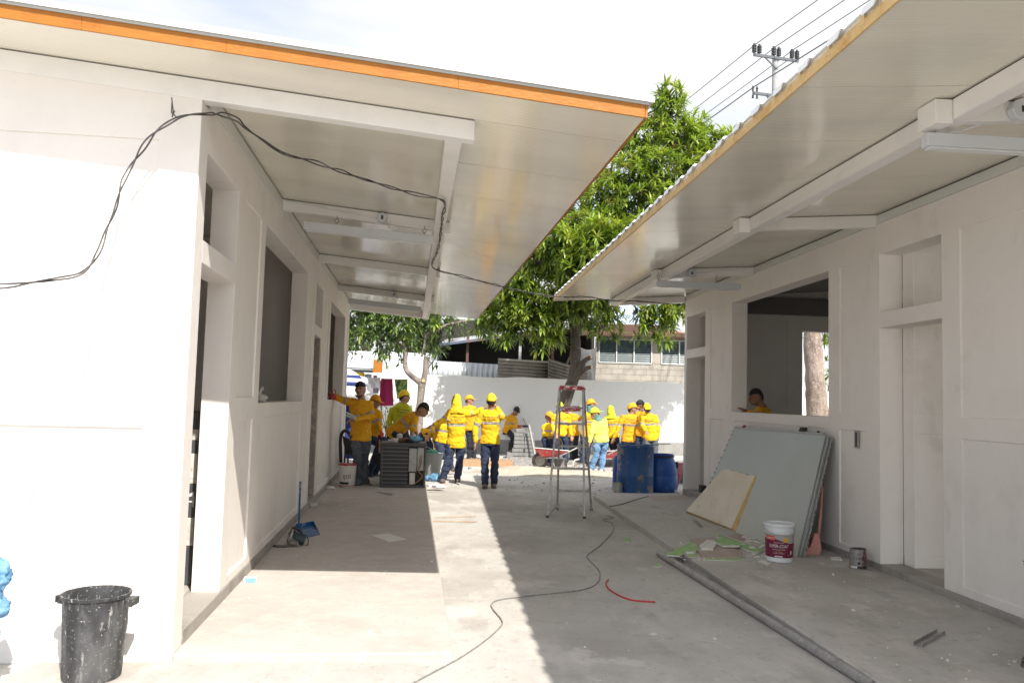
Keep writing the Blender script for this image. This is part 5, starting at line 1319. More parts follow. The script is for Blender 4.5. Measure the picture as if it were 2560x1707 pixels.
def ontop(x_, y_): return c + u*x_ + v*y_ + z*(Hh)
q = ontop(-.16,-.2); b = MB(); b.lathe([(.055,0),(.058,.07),(.058,.072),(.05,.072),(.048,.01),(0,.01)], q, 20); tag(b.build('paper_cup', white_pl_dirty, loc=q, smooth=True, auto=40), 'low round white tub on the condenser lid', 'cup', 'cups on the condenser')
q = ontop(-.08,-.05); b = MB(); b.lathe([(.04,0),(.052,.10),(.055,.13),(.03,.15),(0,.155)], q, 16); tag(b.build('paper_cup', white_pl_dirty, loc=q, smooth=True, auto=40), 'taller pale cup behind the low tub on the condenser', 'cup', 'cups on the condenser')
q = ontop(.04,-.18); b = MB(); crumple(b, q+z*.04, (.13,.08,.04), 6.6, 22, 12, .5); tag(b.build('rag', mk('brown_rag', (.20,.11,.075), .95, layers=[(8,(.03,.03,.03),.5,.55)]), loc=q), 'brown and black rag heaped on the condenser lid', 'rag')
q = ontop(.20,-.15); b = MB(); crumple(b, q+z*.065, (.11,.09,.06), 9.6, 24, 14, .4); tag(b.build('plastic_bag', mk('sky_blue_bag', (.16,.42,.62), .35, bump=[(9,1,.05)]), loc=q, smooth=True), 'sky blue plastic bag on the condenser under the leaning man', 'bag')
q = ontop(.40,-.1); b = MB(); b.rings([(q+z*.08-u*.03, v*.055, z*.055), (q+z*.08+u*.05, v*.05, z*.05)], 16); tag(b.build('tape_roll', wood_h, loc=q), 'small round roll at the right end of the condenser lid', 'roll')
# ---- white bucket with red lid
c = gz(797,1117,PL)
def bucket(c, r0, r1, h, mats_, label, name='bucket', lid=None, wire=True, group=None):
    t = thing(name, label, 'bucket', c, 0, group, world=True)
    b = MB(); b.lathe([(r0-.01,0),(r0,.006),(r0+(r1-r0)*.78,h*.78),(r1*.985,h*.79),(r1*.985,h*.81),(r0+(r1-r0)*.84,h*.82),(r1*.975,h*.90),(r1,h*.91),(r1,h*.93),(r1*.97,h*.935),(r1*.97,h*.985)], c, 48, cap1=not lid); b.build('body', mats_, t, smooth=True, auto=35)
    if lid:
        b = MB(); b.lathe([(r1*1.01,h*.93),(r1*1.03,h*.94),(r1*1.03,h*.985),(r1*1.015,h),(r1*.93,h),(r1*.91,h*.975),(0,h*.975)], c, 48, cap0=False); b.build('lid', lid, t, smooth=True, auto=30)
    if wire:
        b = MB(); n_ = 16; P = [c+Vector((r1*1.02*math.cos(math.pi+a_*math.pi/n_), -r1*1.03*abs(math.sin(a_*math.pi/n_)), h*.86 - h*.16*math.sin(a_*math.pi/n_))) for a_ in range(n_+1)]
        b.tube(P, .0022, 6); b.build('wire_handle', alu, t, smooth=True)
    return t
def wraptext(parent, c, r0, r1, h, txt, sz, ang, zc_, m, name='print', off=.0015, zs_=1, xs_=1, skew=0):
    vv, ff = textmesh(txt, sz); b = MB(); vs = []
    for x_, y_ in vv:
        x_ *= xs_; y_ *= zs_; zz = zc_+y_+skew*x_; rr = r0+(r1-r0)*(zz/h)+off; a_ = ang + x_/rr
        vs.append(c + Vector((rr*math.cos(a_), rr*math.sin(a_), zz)))
    b.add(vs, ff); return b.build(name, m, parent)
def band(parent, c, r0, r1, h, za_, zb_, a0_, a1_, m, name='label', off=.0008, n=24, topfn=None):
    b = MB(); vs = []; fs = []
    for i in range(n+1):
        a_ = a0_+(a1_-a0_)*i/n; zt_ = zb_ if topfn is None else topfn(i/n)
        for zz in (za_, zt_):
            rr = r0+(r1-r0)*(zz/h)+off; vs.append(c+Vector((rr*math.cos(a_), rr*math.sin(a_), zz)))
    for i in range(n): fs.append((i*2,i*2+2,i*2+3,i*2+1))
    b.add(vs, fs); return b.build(name, m, parent, smooth=True)
t = bucket(c, .135, .150, .40, white_pl_dirty, 'white plaster bucket with red lid at the feet of the man by the window', lid=red_m, wire=False)
wraptext(t, c, .135, .15, .4, 'IJISI', .095, -1.45, .15, black_ink); band(t, c, .135, .15, .4, .05, .09, -2.6, -1.2, black_ink, 'smudge'); band(t, c, .135,.15,.4,.02,.035,-3.1,0,red_m,'stripe')
# ---- chair behind the man
t = thing('black_chair', 'black plastic chair with curved back behind the man at the window', 'chair', gz(800,1100), 0, world=True)
Yc = 16.0
def D_(x_, y_, Y_=16.0): return at(x_, y_, Y_)
b = MB(); b.tube(smoothpath([D_(783,1062), D_(782,1010), D_(787,992), D_(797,990), D_(806,1003), D_(812,1020)]), .032, 8); b.build('back_frame', black_pl, t, smooth=True)
b = MB(); b.slab([D_(786,1000), D_(806,1010), D_(812,1045), D_(793,1042)], .02); b.build('backrest', black_pl, t, bevel=.006)
b = MB(); b.slab([D_(792,1045,15.9), D_(822,1045,15.9), D_(828,1040,16.4), D_(798,1040,16.4)], .03); b.build('seat', black_pl, t, bevel=.006)
for x_, y_ in ((792,15.9),(822,15.9),(800,16.4),(828,16.4)):
    b = MB(); p = D_(x_,1045,y_); b.tube([p, Vector((p.x-.01,p.y,0))], .018, 7); b.build('leg', black_pl, t)
# shovel with dark blade behind man
b = MB(); t = thing('shovel', 'shovel with wooden shaft and dark blade standing behind the man by the window', 'shovel', gz(870,1095), 0, world=True)
b.tube([D_(872,1010,15.9), D_(871,1060,15.9)], .016, 8); b.build('handle', wood_h, t)
b = MB(); q = [D_(860,1040,15.85), D_(884,1040,15.85), D_(882,1062,15.85), D_(872,1082,15.85), D_(862,1062,15.85)]; b.poly(q, .006); b.build('blade', black_pl, t)
# ---- tall blue things behind (parasol etc.)
Y = 20.5
t = thing('sunshade', 'white and dark blue striped sunshade with letters SA at the far left of the yard', 'sunshade', (at(798,1000,Y).x, Y, 0), world=True)
b = MB(); ctr = at(772, 925, Y); 
def dome(x_, y_): return at(TA(x_,y_)[0], TA(x_,y_)[1], Y)
apex = dome(120, 80); vs = []; fs = []; n = 32
R_d = .75
for i in range(9):
    th = i/8*1.25
    for k in range(n):
        a_ = 2*math.pi*k/n; vs.append(apex + Vector((R_d*math.sin(th)*math.cos(a_), R_d*math.sin(th)*math.sin(a_), -R_d*.9*(1-math.cos(th)))))
for i in range(8):
    for k in range(n): fs.append((i*n+k, (i+1)*n+k, (i+1)*n+(k+1)%n, i*n+(k+1)%n))
b.v = vs; b.f = fs; b.m = [1 if (i//n) in (5,7) else 0 for i in range(len(fs))]
o = b.build('canopy', [white_t, navy_p], t, smooth=True); o.modifiers.new('s','SOLIDIFY').thickness = .006
b = MB(); rim = apex.z-R_d*.9*(1-math.cos(1.25)); b.lathe([(R_d*.95,rim-.34),(R_d*.95,rim-.01)], (apex.x,apex.y,0), 32, cap0=False); o = b.build('valance', white_t, t, smooth=True); o.modifiers.new('s','SOLIDIFY').thickness = .005
b = MB(); p = dome(238,430); vv, ff = textmesh('SA', .17); b.add([Vector((p.x+x_, apex.y - math.sqrt(max(.01,(R_d*.95+.012)**2-(p.x+x_-apex.x)**2)), p.z+y_)) for x_, y_ in vv], ff); b.build('lettering', black_ink, t)
b = MB(); b.tube([(apex.x,apex.y,0),(apex.x,apex.y,apex.z)], .025, 8); b.build('pole', alu, t)
b = MB(); p0 = dome(195,500); p1 = dome(275,1190); b.box(p0.x-.6, p1.x, Y+.2, Y+.26, 0.05, p0.z); tag(b.build('blue_tarp', navy_p, loc=(p0.x,Y+.2,0)), 'dark blue tarpaulin sheet under the striped sunshade', 'tarpaulin')
# ---- laundry line
Y = 22.9
def La(x_, y_, dy=0): q_ = TA(x_, y_); return at(q_[0], q_[1], Y+dy)
g = 'laundry hung along the yard wall'
cloth('towel', [La(612,214), La(742,214), La(752,525), La(585,525)], maroon_t, 'maroon towel hanging left of the small mango trunk', group=g, amp=.05, seed=2)
cloth('towel', [La(765,222), La(915,222), La(915,400), La(800,450)], green_t, 'green patterned towel hanging beside the maroon one', group=g, amp=.05, seed=4)
cloth('shirt_laundry', [La(440,195,.2), La(600,205,.2), La(620,320,.2), La(500,325,.2)], white_t, 'crumpled white shirt hung left of the maroon towel', group=g, amp=.06, seed=1)
cloth('cloth_laundry', [La(520,300,.3), La(582,310,.3), La(582,382,.3), La(520,380,.3)], mauve_t, 'small mauve cloth below the white shirt', group=g, amp=.03, seed=6)
cloth('cloth_laundry', [La(320,130), La(420,150), La(418,192), La(325,172)], yellow_t, 'bright yellow cloth at the left end of the line', group=g, amp=.04, seed=3)
cloth('cloth_laundry', [La(425,160), La(502,166), La(500,200), La(422,196)], grey_t, 'grey-blue cloth next to the yellow one', group=g, amp=.03, seed=5)
cloth('cloth_laundry', [La(520,172), La(565,176), La(565,204), La(522,202)], mauve_t, 'tiny violet cloth at the top of the line', group=g, amp=.02, seed=7)
b = MB(); b.tube(smoothpath([La(200,112), La(320,130), La(505,168), La(620,210), La(765,220), La(925,222), La(1050,215)]), .006, 5); tag(b.build('clothes_line', cable_g, loc=La(505,168)), 'thin clothes line strung to the small mango tree', 'line')
# ---- grey bin, plank, blue bag, plastic near condenser
c = gz(993,1098); c.y = 16.9; c.z = 0
t = thing('grey_bin', 'pale grey tub with green cloth on its rim behind the condenser', 'tub', c, 0, world=True)
b = MB(); b.lathe([(.13,0),(.135,.01),(.20,.50),(.21,.505),(.20,.51),(.19,.49),(.12,.03),(0,.03)], c, 28); b.build('body', mk('grey_tub', (.42,.44,.43), .6), t, smooth=True, auto=40)
b = MB(); crumple(b, c+Vector((-.06,-.05,.53)), (.16,.12,.05), 2.9, 20, 12, .4); b.build('green_cloth', mk('sea_green_cloth', (.10,.33,.24), .8), t)
P0 = at(1010,1100,16.6); P0.z = .02; P1 = at(1042,1038,16.9)
b = MB(); b.bar(P0, P1, .07, .03); tag(b.build('plank', wood_m, loc=P0, bevel=.003), 'raw plank leaning behind the legs of the hooded man', 'plank')
c = gz(1000,1105); b = MB(); crumple(b, c+z*.07, (.13,.09,.075), 4.4, 24, 14, .35); crumple(b, c+Vector((-.17,.02,.06)), (.09,.07,.05), 5.4, 18, 12, .4); tag(b.build('plastic_bag', blue_pl, loc=c, smooth=True), 'blue plastic bag on the ground by the hooded man\'s foot', 'bag')
c = gz(1002,1120,PL); b = MB(); crumple(b, c+z*.03, (.14,.09,.03), 6.9, 24, 12, .6); tag(b.build('plastic_wrap', white_t, loc=c), 'crumpled clear-white plastic wrap on the sunlit strip', 'plastic wrap')
# ---- formwork boards and block stack
for (x_, y_, Yd, w_, lab) in ((1112,1063,20.0,1.05,'low wooden formwork box behind the two standing men'),(1155,1064,20.2,.5,'short wooden formwork piece right of the man in the yellow cap')):
    p = at(x_, y_, Yd); b = MB(); b.box(p.x-w_/2, p.x+w_/2, Yd, Yd+.03, 0, .14); b.box(p.x-w_/2, p.x+w_/2, Yd+.5, Yd+.53, 0, .14); b.box(p.x-w_/2, p.x-w_/2+.03, Yd+.03, Yd+.5, 0, .14); b.box(p.x+w_/2-.03, p.x+w_/2, Yd+.03, Yd+.5, 0, .14)
    tag(b.build('formwork_box', wood_m, bevel=.003, loc=(p.x,Yd,0)), lab, 'formwork', 'formwork boxes on the ground')
c = at(1203, 1050, 22.6)
rs_ = random.Random(3); k_ = 0
hts = .105
for row in range(8):
    w_ = .66 - row*.025; yb = 22.6 + row*.03
    for col_ in range(2 if row < 7 else 1):
        p = Vector((c.x + (col_-.5)*w_*.52 + rs_.uniform(-.02,.02), yb, .005+row*hts))
        b = MB(); b.box(-w_*.25, w_*.25, -.16, .16, 0, hts-.012); 
        o = b.build('stacked_block', cblock, bevel=.01); o.location = p; o.rotation_euler = (0,0,rs_.uniform(-.06,.06))
        tag(o, 'grey block in the tall stack beside the red shovel, %s row, %s end' % (['lowest','second','third','fourth','fifth','sixth','seventh','top'][row], ['left','right'][col_]), 'block', 'blocks in the tall grey stack')
t = thing('steel_ladder_frame', 'grey metal frame leaning on the slab stack', 'frame', at(1222,1050,22.3), 0, world=True)
b = MB(); b.bar(at(1215,975,22.5), at(1229,1048,22.2), .05, .04); b.build('rail', alu, t)
b = MB(); b.slab([at(1165,1062,22.2), at(1178,1062,22.2), at(1178,1040,22.2), at(1165,1037,22.2)], .04); b.build('foot_block', cblock, t)
t = thing('shovel', 'red-gripped shovel with wooden shaft held by the young man at the blocks', 'shovel', at(1182,1040,24.4), 0, world=True)
b = MB(); b.tube([at(1180,1030,24.4), at(1190,990,24.4)], .022, 8); b.build('shaft', wood_h, t)
b = MB(); b.tube([at(1190,992,24.4), at(1194,982,24.4)], [.03,.07], 8); b.tube([at(1188,978,24.4), at(1199,978,24.4)], .03, 8); b.build('grip', red_m, t)
t = thing('broom', 'red-topped thin pole with dark head leaning on the wall behind the slab stack', 'broom', at(1204,980,24.9), 0, world=True)
b = MB(); b.tube([at(1194,940,25.3), at(1208,976,24.9)], .014, 6); b.build('pole', alu, t); b = MB(); b.tube([at(1193,938,25.3), at(1196,946,25.2)], .02, 6); b.build('tip', red_m, t)
b = MB(); b.box(at(1200,978,24.9).x, at(1213,978,24.9).x, 24.85, 24.95, at(1204,981,24.9).z, at(1204,976,24.9).z); b.build('head', black_pl, t)
# ---- sand heap and rubble
def heap(name, pxc, Yc, rx, ry, h, m, label, cat, seed, n=44, rough=.03, kind='stuff'):
    c = at(pxc, 1080, Yc); b = MB(); vs = []; fs = []
    for i in range(n+1):
        for j_ in range(n+1):
            u_, v_ = i/n*2-1, j_/n*2-1; r_ = math.hypot(u_, v_)
            zz = h*max(0, 1-r_**1.6)*(1+.35*noise.noise(Vector((u_*2.2+seed,v_*2.2,0)))) + (rough*noise.noise(Vector((u_*9,v_*9,seed))) if r_ < .95 else 0) - .004
            vs.append((c.x+u_*rx, Yc+v_*ry, max(-.004, zz)))
    for i in range(n):
        for j_ in range(n): a_ = i*(n+1)+j_; fs.append((a_,a_+n+1,a_+n+2,a_+1))
    b.add(vs, fs); o = b.build(name, m, smooth=True, loc=(c.x,Yc,0)); tag(o, label, cat, kind=kind); return o
heap('sand', 1255, 18.6, 1.75, .85, .17, sand_m, 'low heap of pale sand in front of the wheelbarrow', 'sand', 1.5)
heap('gravel', 1200, 21.3, .9, .7, .16, gravel_m, 'dark gravel heap at the foot of the slab stack', 'gravel', 4.5, rough=.06)
heap('rubble', 1400, 21.9, 1.6, .7, .22, gravel_m, 'dark rubble bed behind the wheelbarrows', 'rubble', 7.5, rough=.08)
b = MB(); rs_ = random.Random(9)
for i in range(260):
    if i < 150: p = Vector((rs_.uniform(-1.2,5.2), rs_.uniform(19.2,23.4), 0))
    else: p = Vector((rs_.uniform(-2.2,4.5), rs_.uniform(14.8,19), 0))
    s_ = rs_.uniform(.012,.05) if i < 150 else rs_.uniform(.006,.02)
    b.obox(p+z*s_*.4, s_*2, s_*1.4, s_, Matrix.Rotation(rs_.uniform(0,3),3,'Z') @ Matrix.Rotation(rs_.uniform(-.3,.3),3,'X'))
tag(b.build('loose_stones', cblock, loc=(1,20,0)), 'loose grey stones and rubble scattered over the yard', 'stones', kind='stuff')
b = MB()
for i in range(420):
    if i < 200: p = WR(rs_.uniform(-1.7,-.05), rs_.uniform(-10.5,-1), PR)
    elif i < 300: p = Vector((rs_.uniform(-.9,2.2), rs_.uniform(5,14), 0))
    else: p = WL(rs_.uniform(.02,1.65), rs_.uniform(.1,9), PL)
    s_ = rs_.uniform(.0015,.006) if rs_.random() < .93 else rs_.uniform(.006,.012)
    b.obox(p+z*s_*.5, s_*2.4, s_*1.6, s_, Matrix.Rotation(rs_.uniform(0,3),3,'Z'))
tag(b.build('plaster_crumbs', gyp_w, loc=(1,8,0)), 'small white plaster crumbs scattered over the floors', 'crumbs', kind='stuff')
# blocks at the right end of the yard
for k_, (x_, y_, s_, lab) in enumerate(((1560,1062,.0,'upper'),(1562,1078,.1,'middle'),(1560,1095,.0,'lower'))):
    p = gz(x_, 1100+k_*0); p = at(x_, y_, 17.2); b = MB(); zz = .42-.2*k_
    b.box(p.x-.2, p.x+.25, 17.1+s_, 17.32+s_, max(0,zz-.19), zz); tag(b.build('concrete_block', cblock, bevel=.008, loc=(p.x,17.2,0)), '%s concrete block in the pile behind the red board' % lab, 'block', 'blocks behind the red board')
P0 = gz(1549,1130); P0.z = .0; P1 = at(1566, 1064, 15.9)
b = MB(); b.bar(P0+z*.02, P1, .09, .03); tag(b.build('red_board', red_m, bevel=.003, loc=P0), 'red board leaning beside the far corner of the right building', 'board')
# ---- wheelbarrows
def barrow(pts, Y, label, flip=1):
    P = lambda x_, y_, dy=0: (lambda q_: at(q_[0], q_[1], Y+dy))(TB(x_, y_))
    t = thing('wheelbarrow', label, 'wheelbarrow', Vector((P(600,1050).x, Y, 0)), 0, 'wheelbarrows in the yard', world=True)
    x = pts
    # tray : rim and floor outlines
    r0, r1, f0, f1 = x['rim0'], x['rim1'], x['fl0'], x['fl1']; hw = .30
    rim = [P(*r0,-hw), P(*r1,-hw), P(*r1,hw), P(*r0,hw)]; fl = [P(*f0,-hw*.7), P(*f1,-hw*.7), P(*f1,hw*.7), P(*f0,hw*.7)]
    b = MB()
    for i in range(4):
        k = (i+1) % 4; b.slab([fl[i], fl[k], rim[k], rim[i]], .006)
    b.slab(fl, .006)
    b.build('tray', red_m, t)
    b = MB(); b.tube(rim+[rim[0]], .012, 6); b.build('rim', alu, t)
    w_ = P(*x['wheel']); w_.z = .19; b = MB(); n_ = 24
    b.tube([w_+Vector((.155*math.cos(2*math.pi*i/n_),0,.155*math.sin(2*math.pi*i/n_))) for i in range(n_+1)], .04, 8); tr = b.build('wheel', rubber, t, smooth=True)
    b = MB(); b.rings([(w_+Vector((0,-.02,0)), Vector((.12,0,0)), Vector((0,0,.12))), (w_+Vector((0,.02,0)), Vector((.12,0,0)), Vector((0,0,.12)))], 20); b.build('rim_disc', alu, tr)
    for s_ in (-1,1):
        b = MB(); b.tube([w_+Vector((-.1*flip,s_*.06,.0)), P(*f0,s_*.16)-z*.03, P(*f1,s_*.25)-z*.03, P(*x['grip'],s_*.3)], .017, 8); b.build('handle_bar', alu, t, smooth=True)
        b = MB(); q0 = P(*f1,s_*.2)-z*.03; q0 = q0.lerp(P(*f0,s_*.2),.3); b.tube([q0, Vector((q0.x+.08*flip, q0.y, .0))], .015, 6); b.build('leg', alu, t)
barrow(dict(rim0=(440,1010), rim1=(835,1045), fl0=(525,1115), fl1=(700,1110), wheel=(505,1165), grip=(1040,960)), 19.9, 'dusty red wheelbarrow with big front wheel behind the step ladder')
barrow(dict(rim0=(1410,1040), rim1=(1120,1060), fl0=(1390,1120), fl1=(1180,1130), wheel=(1440,1150), grip=(1250,1150)), 20.9, 'second red wheelbarrow half hidden behind the man in jeans', flip=-1)
b = MB(); q0 = at(*TB(888,1255),19.4); q0.z = .0; q1 = at(*TB(960,1140),19.4); b.tube([q0, at(*TB(890,1180),19.4), at(*TB(915,1150),19.4), q1], .02, 7); tag(b.build('bent_lath', gyp_w, loc=q0, smooth=True), 'bent pale lath standing on the sand left of the man in jeans', 'lath')
b = MB(); b.obox(Vector((at(*TB(740,1200),20.4).x,20.4,.11)), .32, .3, .22); tag(b.build('concrete_block', cblock, bevel=.008, loc=(0,20.4,0)), 'single concrete block behind the wheelbarrow', 'block')
b = MB(); q0 = at(*TB(1440,980),19.0); b.tube([at(*TB(1290,1090),20.), at(*TB(1420,1020),20.)], .016, 6); tag(b.build('metal_rod', alu, loc=q0), 'slanting grey rod behind the man in jeans', 'rod')
# ---- step ladder
c = (gz(1257,1188)+gz(1358,1172))/2
t = thing('step_ladder', 'aluminium step ladder with red plaster-spattered top standing in the shaded passage', 'ladder', c, 0, world=True)
nl, nr, rl, rr_ = gz(1257,1188), gz(1342,1190), gz(1280,1170), gz(1358,1172)
yt = 12.15
tl, tr_ = at(1285,893,yt-.06), at(1339,893,yt-.06); tl2, tr2 = at(1286.5,893,yt+.08), at(1341,893,yt+.08)
for a_, b__ in ((nl,tl),(nr,tr_)):
    b = MB(); b.bar(a_, b__, .028, .045, Vector((0,1,0))); b.build('rear_rail', alu, t, bevel=.002)
for a_, b__ in ((rl,tl2),(rr_,tr2)):
    b = MB(); b.bar(a_, b__, .028, .065, Vector((0,1,0))); b.build('front_rail', alu, t, bevel=.002)
for k_, f_ in enumerate((.16,.345,.53,.715,.845)):
    b = MB(); b.bar(rl.lerp(tl2,f_), rr_.lerp(tr2,f_), .08, .028, z); b.build('step', alu, t, bevel=.002)
b = MB(); b.bar(nl.lerp(tl,.375), nr.lerp(tr_,.375), .02, .03, z); b.build('brace', alu, t)
b = MB(); b.bar(nl.lerp(tl,.09), nr.lerp(tr_,.09), .03, .028, z); b.bar(nl.lerp(tl,.0), nl.lerp(tl,.085).lerp(nr.lerp(tr_,.085),.22), .012, .02); b.bar(nr.lerp(tr_,.0), nr.lerp(tr_,.085).lerp(nl.lerp(tl,.085),.22), .012, .02); b.build('brace', alu, t)
b = MB(); b.bar(nl.lerp(tl,.60), rl.lerp(tl2,.53), .008, .025); b.bar(nr.lerp(tr_,.60), rr_.lerp(tr2,.53), .008, .025); b.build('spreader', alu, t)
m_ = (tl+tr_+tl2+tr2)/4
b = MB(); b.obox(m_+z*.0, .395, .27, .03); b.obox(m_+z*.027, .36, .24, .03); b.build('top_cap', red_spat, t, bevel=.012)
b = MB(); b.obox(m_+z*.045, .36, .2, .008); b.build('plaster_crust', gyp_w, t, bevel=.004)
q = at(*TB(850,560), yt-.12); b = MB(); b.obox(q, .30, .26, .035, Matrix.Rotation(.18,3,'X') @ Matrix.Rotation(-.03,3,'Y')); b.build('paint_shelf', red_spat, t, bevel=.012)
for p in (nl, nr, rl, rr_):
    b = MB(); b.obox(p+z*.015, .04, .06, .03); b.build('foot', black_pl, t, bevel=.003)
# ---- drums
c = Vector((gz(1465,1136).x, 15.25, 0)); Rb = .335; hb = at(1465,1022,15.0).z
t = thing('open_drum', 'large blue open-topped drum streaked with cement before the white wall', 'drum', c, 0, world=True)
b = MB(); b.lathe([(Rb,0),(Rb,.30),(Rb+.008,.32),(Rb,.34),(Rb,hb-.05),(Rb+.01,hb-.04),(Rb+.01,hb-.02),(Rb,hb),(Rb-.012,hb),(Rb-.015,.02),(0,.02)], c, 56); b.build('body', blue_b, t, smooth=True, auto=50)
b = MB(); b.lathe([(Rb-.016,.5),(0,.5)], c, 40, cap0=False); b.build('contents', mud, t)
b = MB(); q0 = at(1425,1023,14.95); q1 = at(1540,1019,15.3); b.tube([q0, q1], .009, 6); tag(b.build('metal_rod', alu, loc=q0), 'thin metal rod laid across the rim of the open blue drum', 'rod')
c = Vector((gz(1524,1132).x, 15.6, 0)); h2 = at(1522,1042,15.6).z
t = thing('barrel', 'blue plastic barrel with narrower neck beside the open drum', 'barrel', c, 0, world=True)
b = MB(); b.lathe([(.25,0),(.29,.02),(.315,.12),(.315,.28),(.305,.31),(.31,.33),(.285,.52),(.245,.61),(.22,.66),(.225,h2-.03),(.24,h2-.02),(.24,h2),(.22,h2),(.21,.6),(.28,.3),(.27,.03),(0,.03)], c, 48); b.build('body', blue_b2, t, smooth=True, auto=60)
b = MB(); b.lathe([(.238,h2-.06),(.252,h2-.055),(.252,h2-.035),(.238,h2-.03)], c, 40, cap0=False); b.build('ring', black_pl, t, smooth=True)
b = MB(); b.obox(c+Vector((.295,-.05,.50)), .04, .08, .12); b.build('handle', black_pl, t, bevel=.01)
c = Vector((gz(1424,1120).x, 15.9, 0))
b = MB(); b.lathe([(.15,0),(.16,.02),(.16,.55),(.12,.62),(.06,.64),(0,.64)], c, 28); tag(b.build('jerry_drum', blue_b2, loc=c, smooth=True, auto=50), 'slim blue drum peeking out left of the large open drum', 'drum')
c = gz(1419,1133); b = MB(); b.lathe([(.075,0),(.08,.01),(.09,.19),(.095,.2),(.09,.2),(.085,.02),(0,.02)], c, 26); tag(b.build('bucket', galv, loc=c, smooth=True, auto=50), 'small spattered grey pail at the foot of the open drum', 'bucket')
c = gz(1556,1132,0); b = MB(); crumple(b, c+z*.03, (.06,.05,.035), 2.7, 16, 10, .4); tag(b.build('plaster_lump', white_t, loc=c), 'white crumpled scrap at the corner of the right building', 'rubble')
# small black box by the far doorway
c = WR(-.03,-1.3,PR); b = MB(); b.obox(WR(-.05,-1.28,.27), .08, .14, .12, Matrix.Rotation(YR,3,'Z')); b.obox(WR(-.05,-1.28,.145), .03, .05, .14); tag(b.build('black_box', black_pl, bevel=.004, loc=c), 'small black box behind the foam slab at the right wall', 'box')
# paper sheet and cord on far platform
b = MB(); q = [gz(1487,1142,PR), gz(1500,1138,PR), gz(1572,1137,PR), gz(1582,1146,PR), gz(1500,1148,PR)]; b.poly([a+z*.003 for a in q], .004); tag(b.build('cardboard_sheet', gyp_b, loc=q[0]), 'flat brown cardboard strip on the far end of the right walkway', 'cardboard')

# ---- leaning boards
BLp, BRp = gz(1597,1184,PR), gz(1829,1278,PR)
TLp = onpl(1688,980,OR-bR*.10,bR); TRp = onpl(1895,996,OR-bR*.10,bR)
def lerp4(u_, v_): return BLp.lerp(BRp,u_).lerp(TLp.lerp(TRp,u_), v_)
bn = (BRp-BLp).cross(TLp-BLp).normalized()
if bn.dot(CAM-BLp) < 0: bn = -bn
t = thing('leaning_board', 'large pale grey-green sheet leaning on the right wall, front one of the stack', 'board', BLp, 0, 'grey sheets leaning on the right wall', world=True)
q = [lerp4(0,0), lerp4(.9,0), lerp4(.9,1), lerp4(0,1)]
def slabn(b, q, n_, th, mi=0): b.hexa([a for a in q]+[a+n_*th for a in q], mi)
b = MB(); slabn(b, [a-bn*.016 for a in (lerp4(.0,0), lerp4(1,0), lerp4(1,1), lerp4(0,1))], bn, .016); b.build('sheet', board_m, t, bevel=.002)
b = MB(); slabn(b, [a+bn*.0005 for a in (lerp4(.895,.0), lerp4(.901,0), lerp4(.866,1), lerp4(.860,1))], bn, .0015); b.build('groove', board_d, t)
b = MB(); slabn(b, [a-bn*.01 for a in (lerp4(.0,.985), lerp4(1,.985), lerp4(1,1.005), lerp4(0,1.005))], bn, .018); b.build('edge_rail', alu, t)
b = MB()
for v_ in (.16,.24,.33,.36,.41,.47,.52,.58,.64,.72,.78,.84,.90,.94): slabn(b, [a+bn*.001 for a in (lerp4(-.004,v_), lerp4(.006,v_), lerp4(.006,v_+.02), lerp4(-.004,v_+.02))], bn, .001)
b.build('edge_print', navy_m, t)
b = MB(); slabn(b, [a+bn*.001 for a in (lerp4(.80,.78), lerp4(.83,.78), lerp4(.83,.92), lerp4(.80,.92))], bn, .001); b.build('sticker', white_pl, t)
for k_, (du, off, top_) in enumerate(((.035,.045,.995),(.055,.075,1.0))):
    t2 = thing('leaning_board', ['narrow visible second sheet with dark seams behind the front sheet','rearmost sheet with printed black edge nearest the pink scoop'][k_], 'board', BRp, 0, 'grey sheets leaning on the right wall', world=True)
    sh = -bn*off + aR*(-du*.5) + (BRp-BLp).normalized()*.015*(k_+1)
    q = [lerp4(.05,0)+sh, lerp4(1,0)+sh, lerp4(1,top_)+sh, lerp4(.05,top_)+sh]
    mnz = min(a.z for a in q[:2]); q = [a - z*(mnz-PR-.002)*(1 if i < 2 else .0) for i, a in enumerate(q)]
    b = MB(); slabn(b, q, bn, .014); b.build('sheet', board_m, t2, bevel=.002)
    b = MB(); e0, e1 = q[1], q[2]; dd = (BRp-BLp).normalized()
    slabn(b, [e0+dd*.001, e0+dd*.006, e1+dd*.006, e1+dd*.001], bn, .014); b.build('edge_rail', alu, t2)
    if k_:
        b = MB(); 
        for v_ in range(24):
            f_ = .05+v_*.038
            if v_ % 5 == 4: continue
            p0_, p1_ = e0.lerp(e1,f_), e0.lerp(e1,f_+.022); slabn(b, [p0_+dd*.0065+bn*.003, p0_+dd*.008+bn*.003, p1_+dd*.008+bn*.003, p1_+dd*.0065+bn*.003], bn, .007)
        b.build('edge_print', black_ink, t2)
# things lying on the boards' top edge
c = lerp4(.13,1.0); b = MB(); b.obox(c+bn*.0+z*.015, .05, .03, .03); b.tube([c+z*.03, c+z*.03-aR*.06], .006, 6); tag(b.build('red_clip', red_m, loc=c, bevel=.004), 'small red clip on the top edge of the front sheet', 'clip')
c = lerp4(.80,1.0); b = MB(); b.tube([c+z*.02+aR*.08, c+z*.02-aR*.06], .018, 8); b.obox(c+z*.035-aR*.02, .05, .08, .045, Matrix.Rotation(.3,3,'Z')); b.obox(c+z*.02-aR*.4, .02, .05, .02); tag(b.build('black_tool', black_pl, loc=c, bevel=.004), 'black hand tool resting on top of the leaning sheets', 'tool')
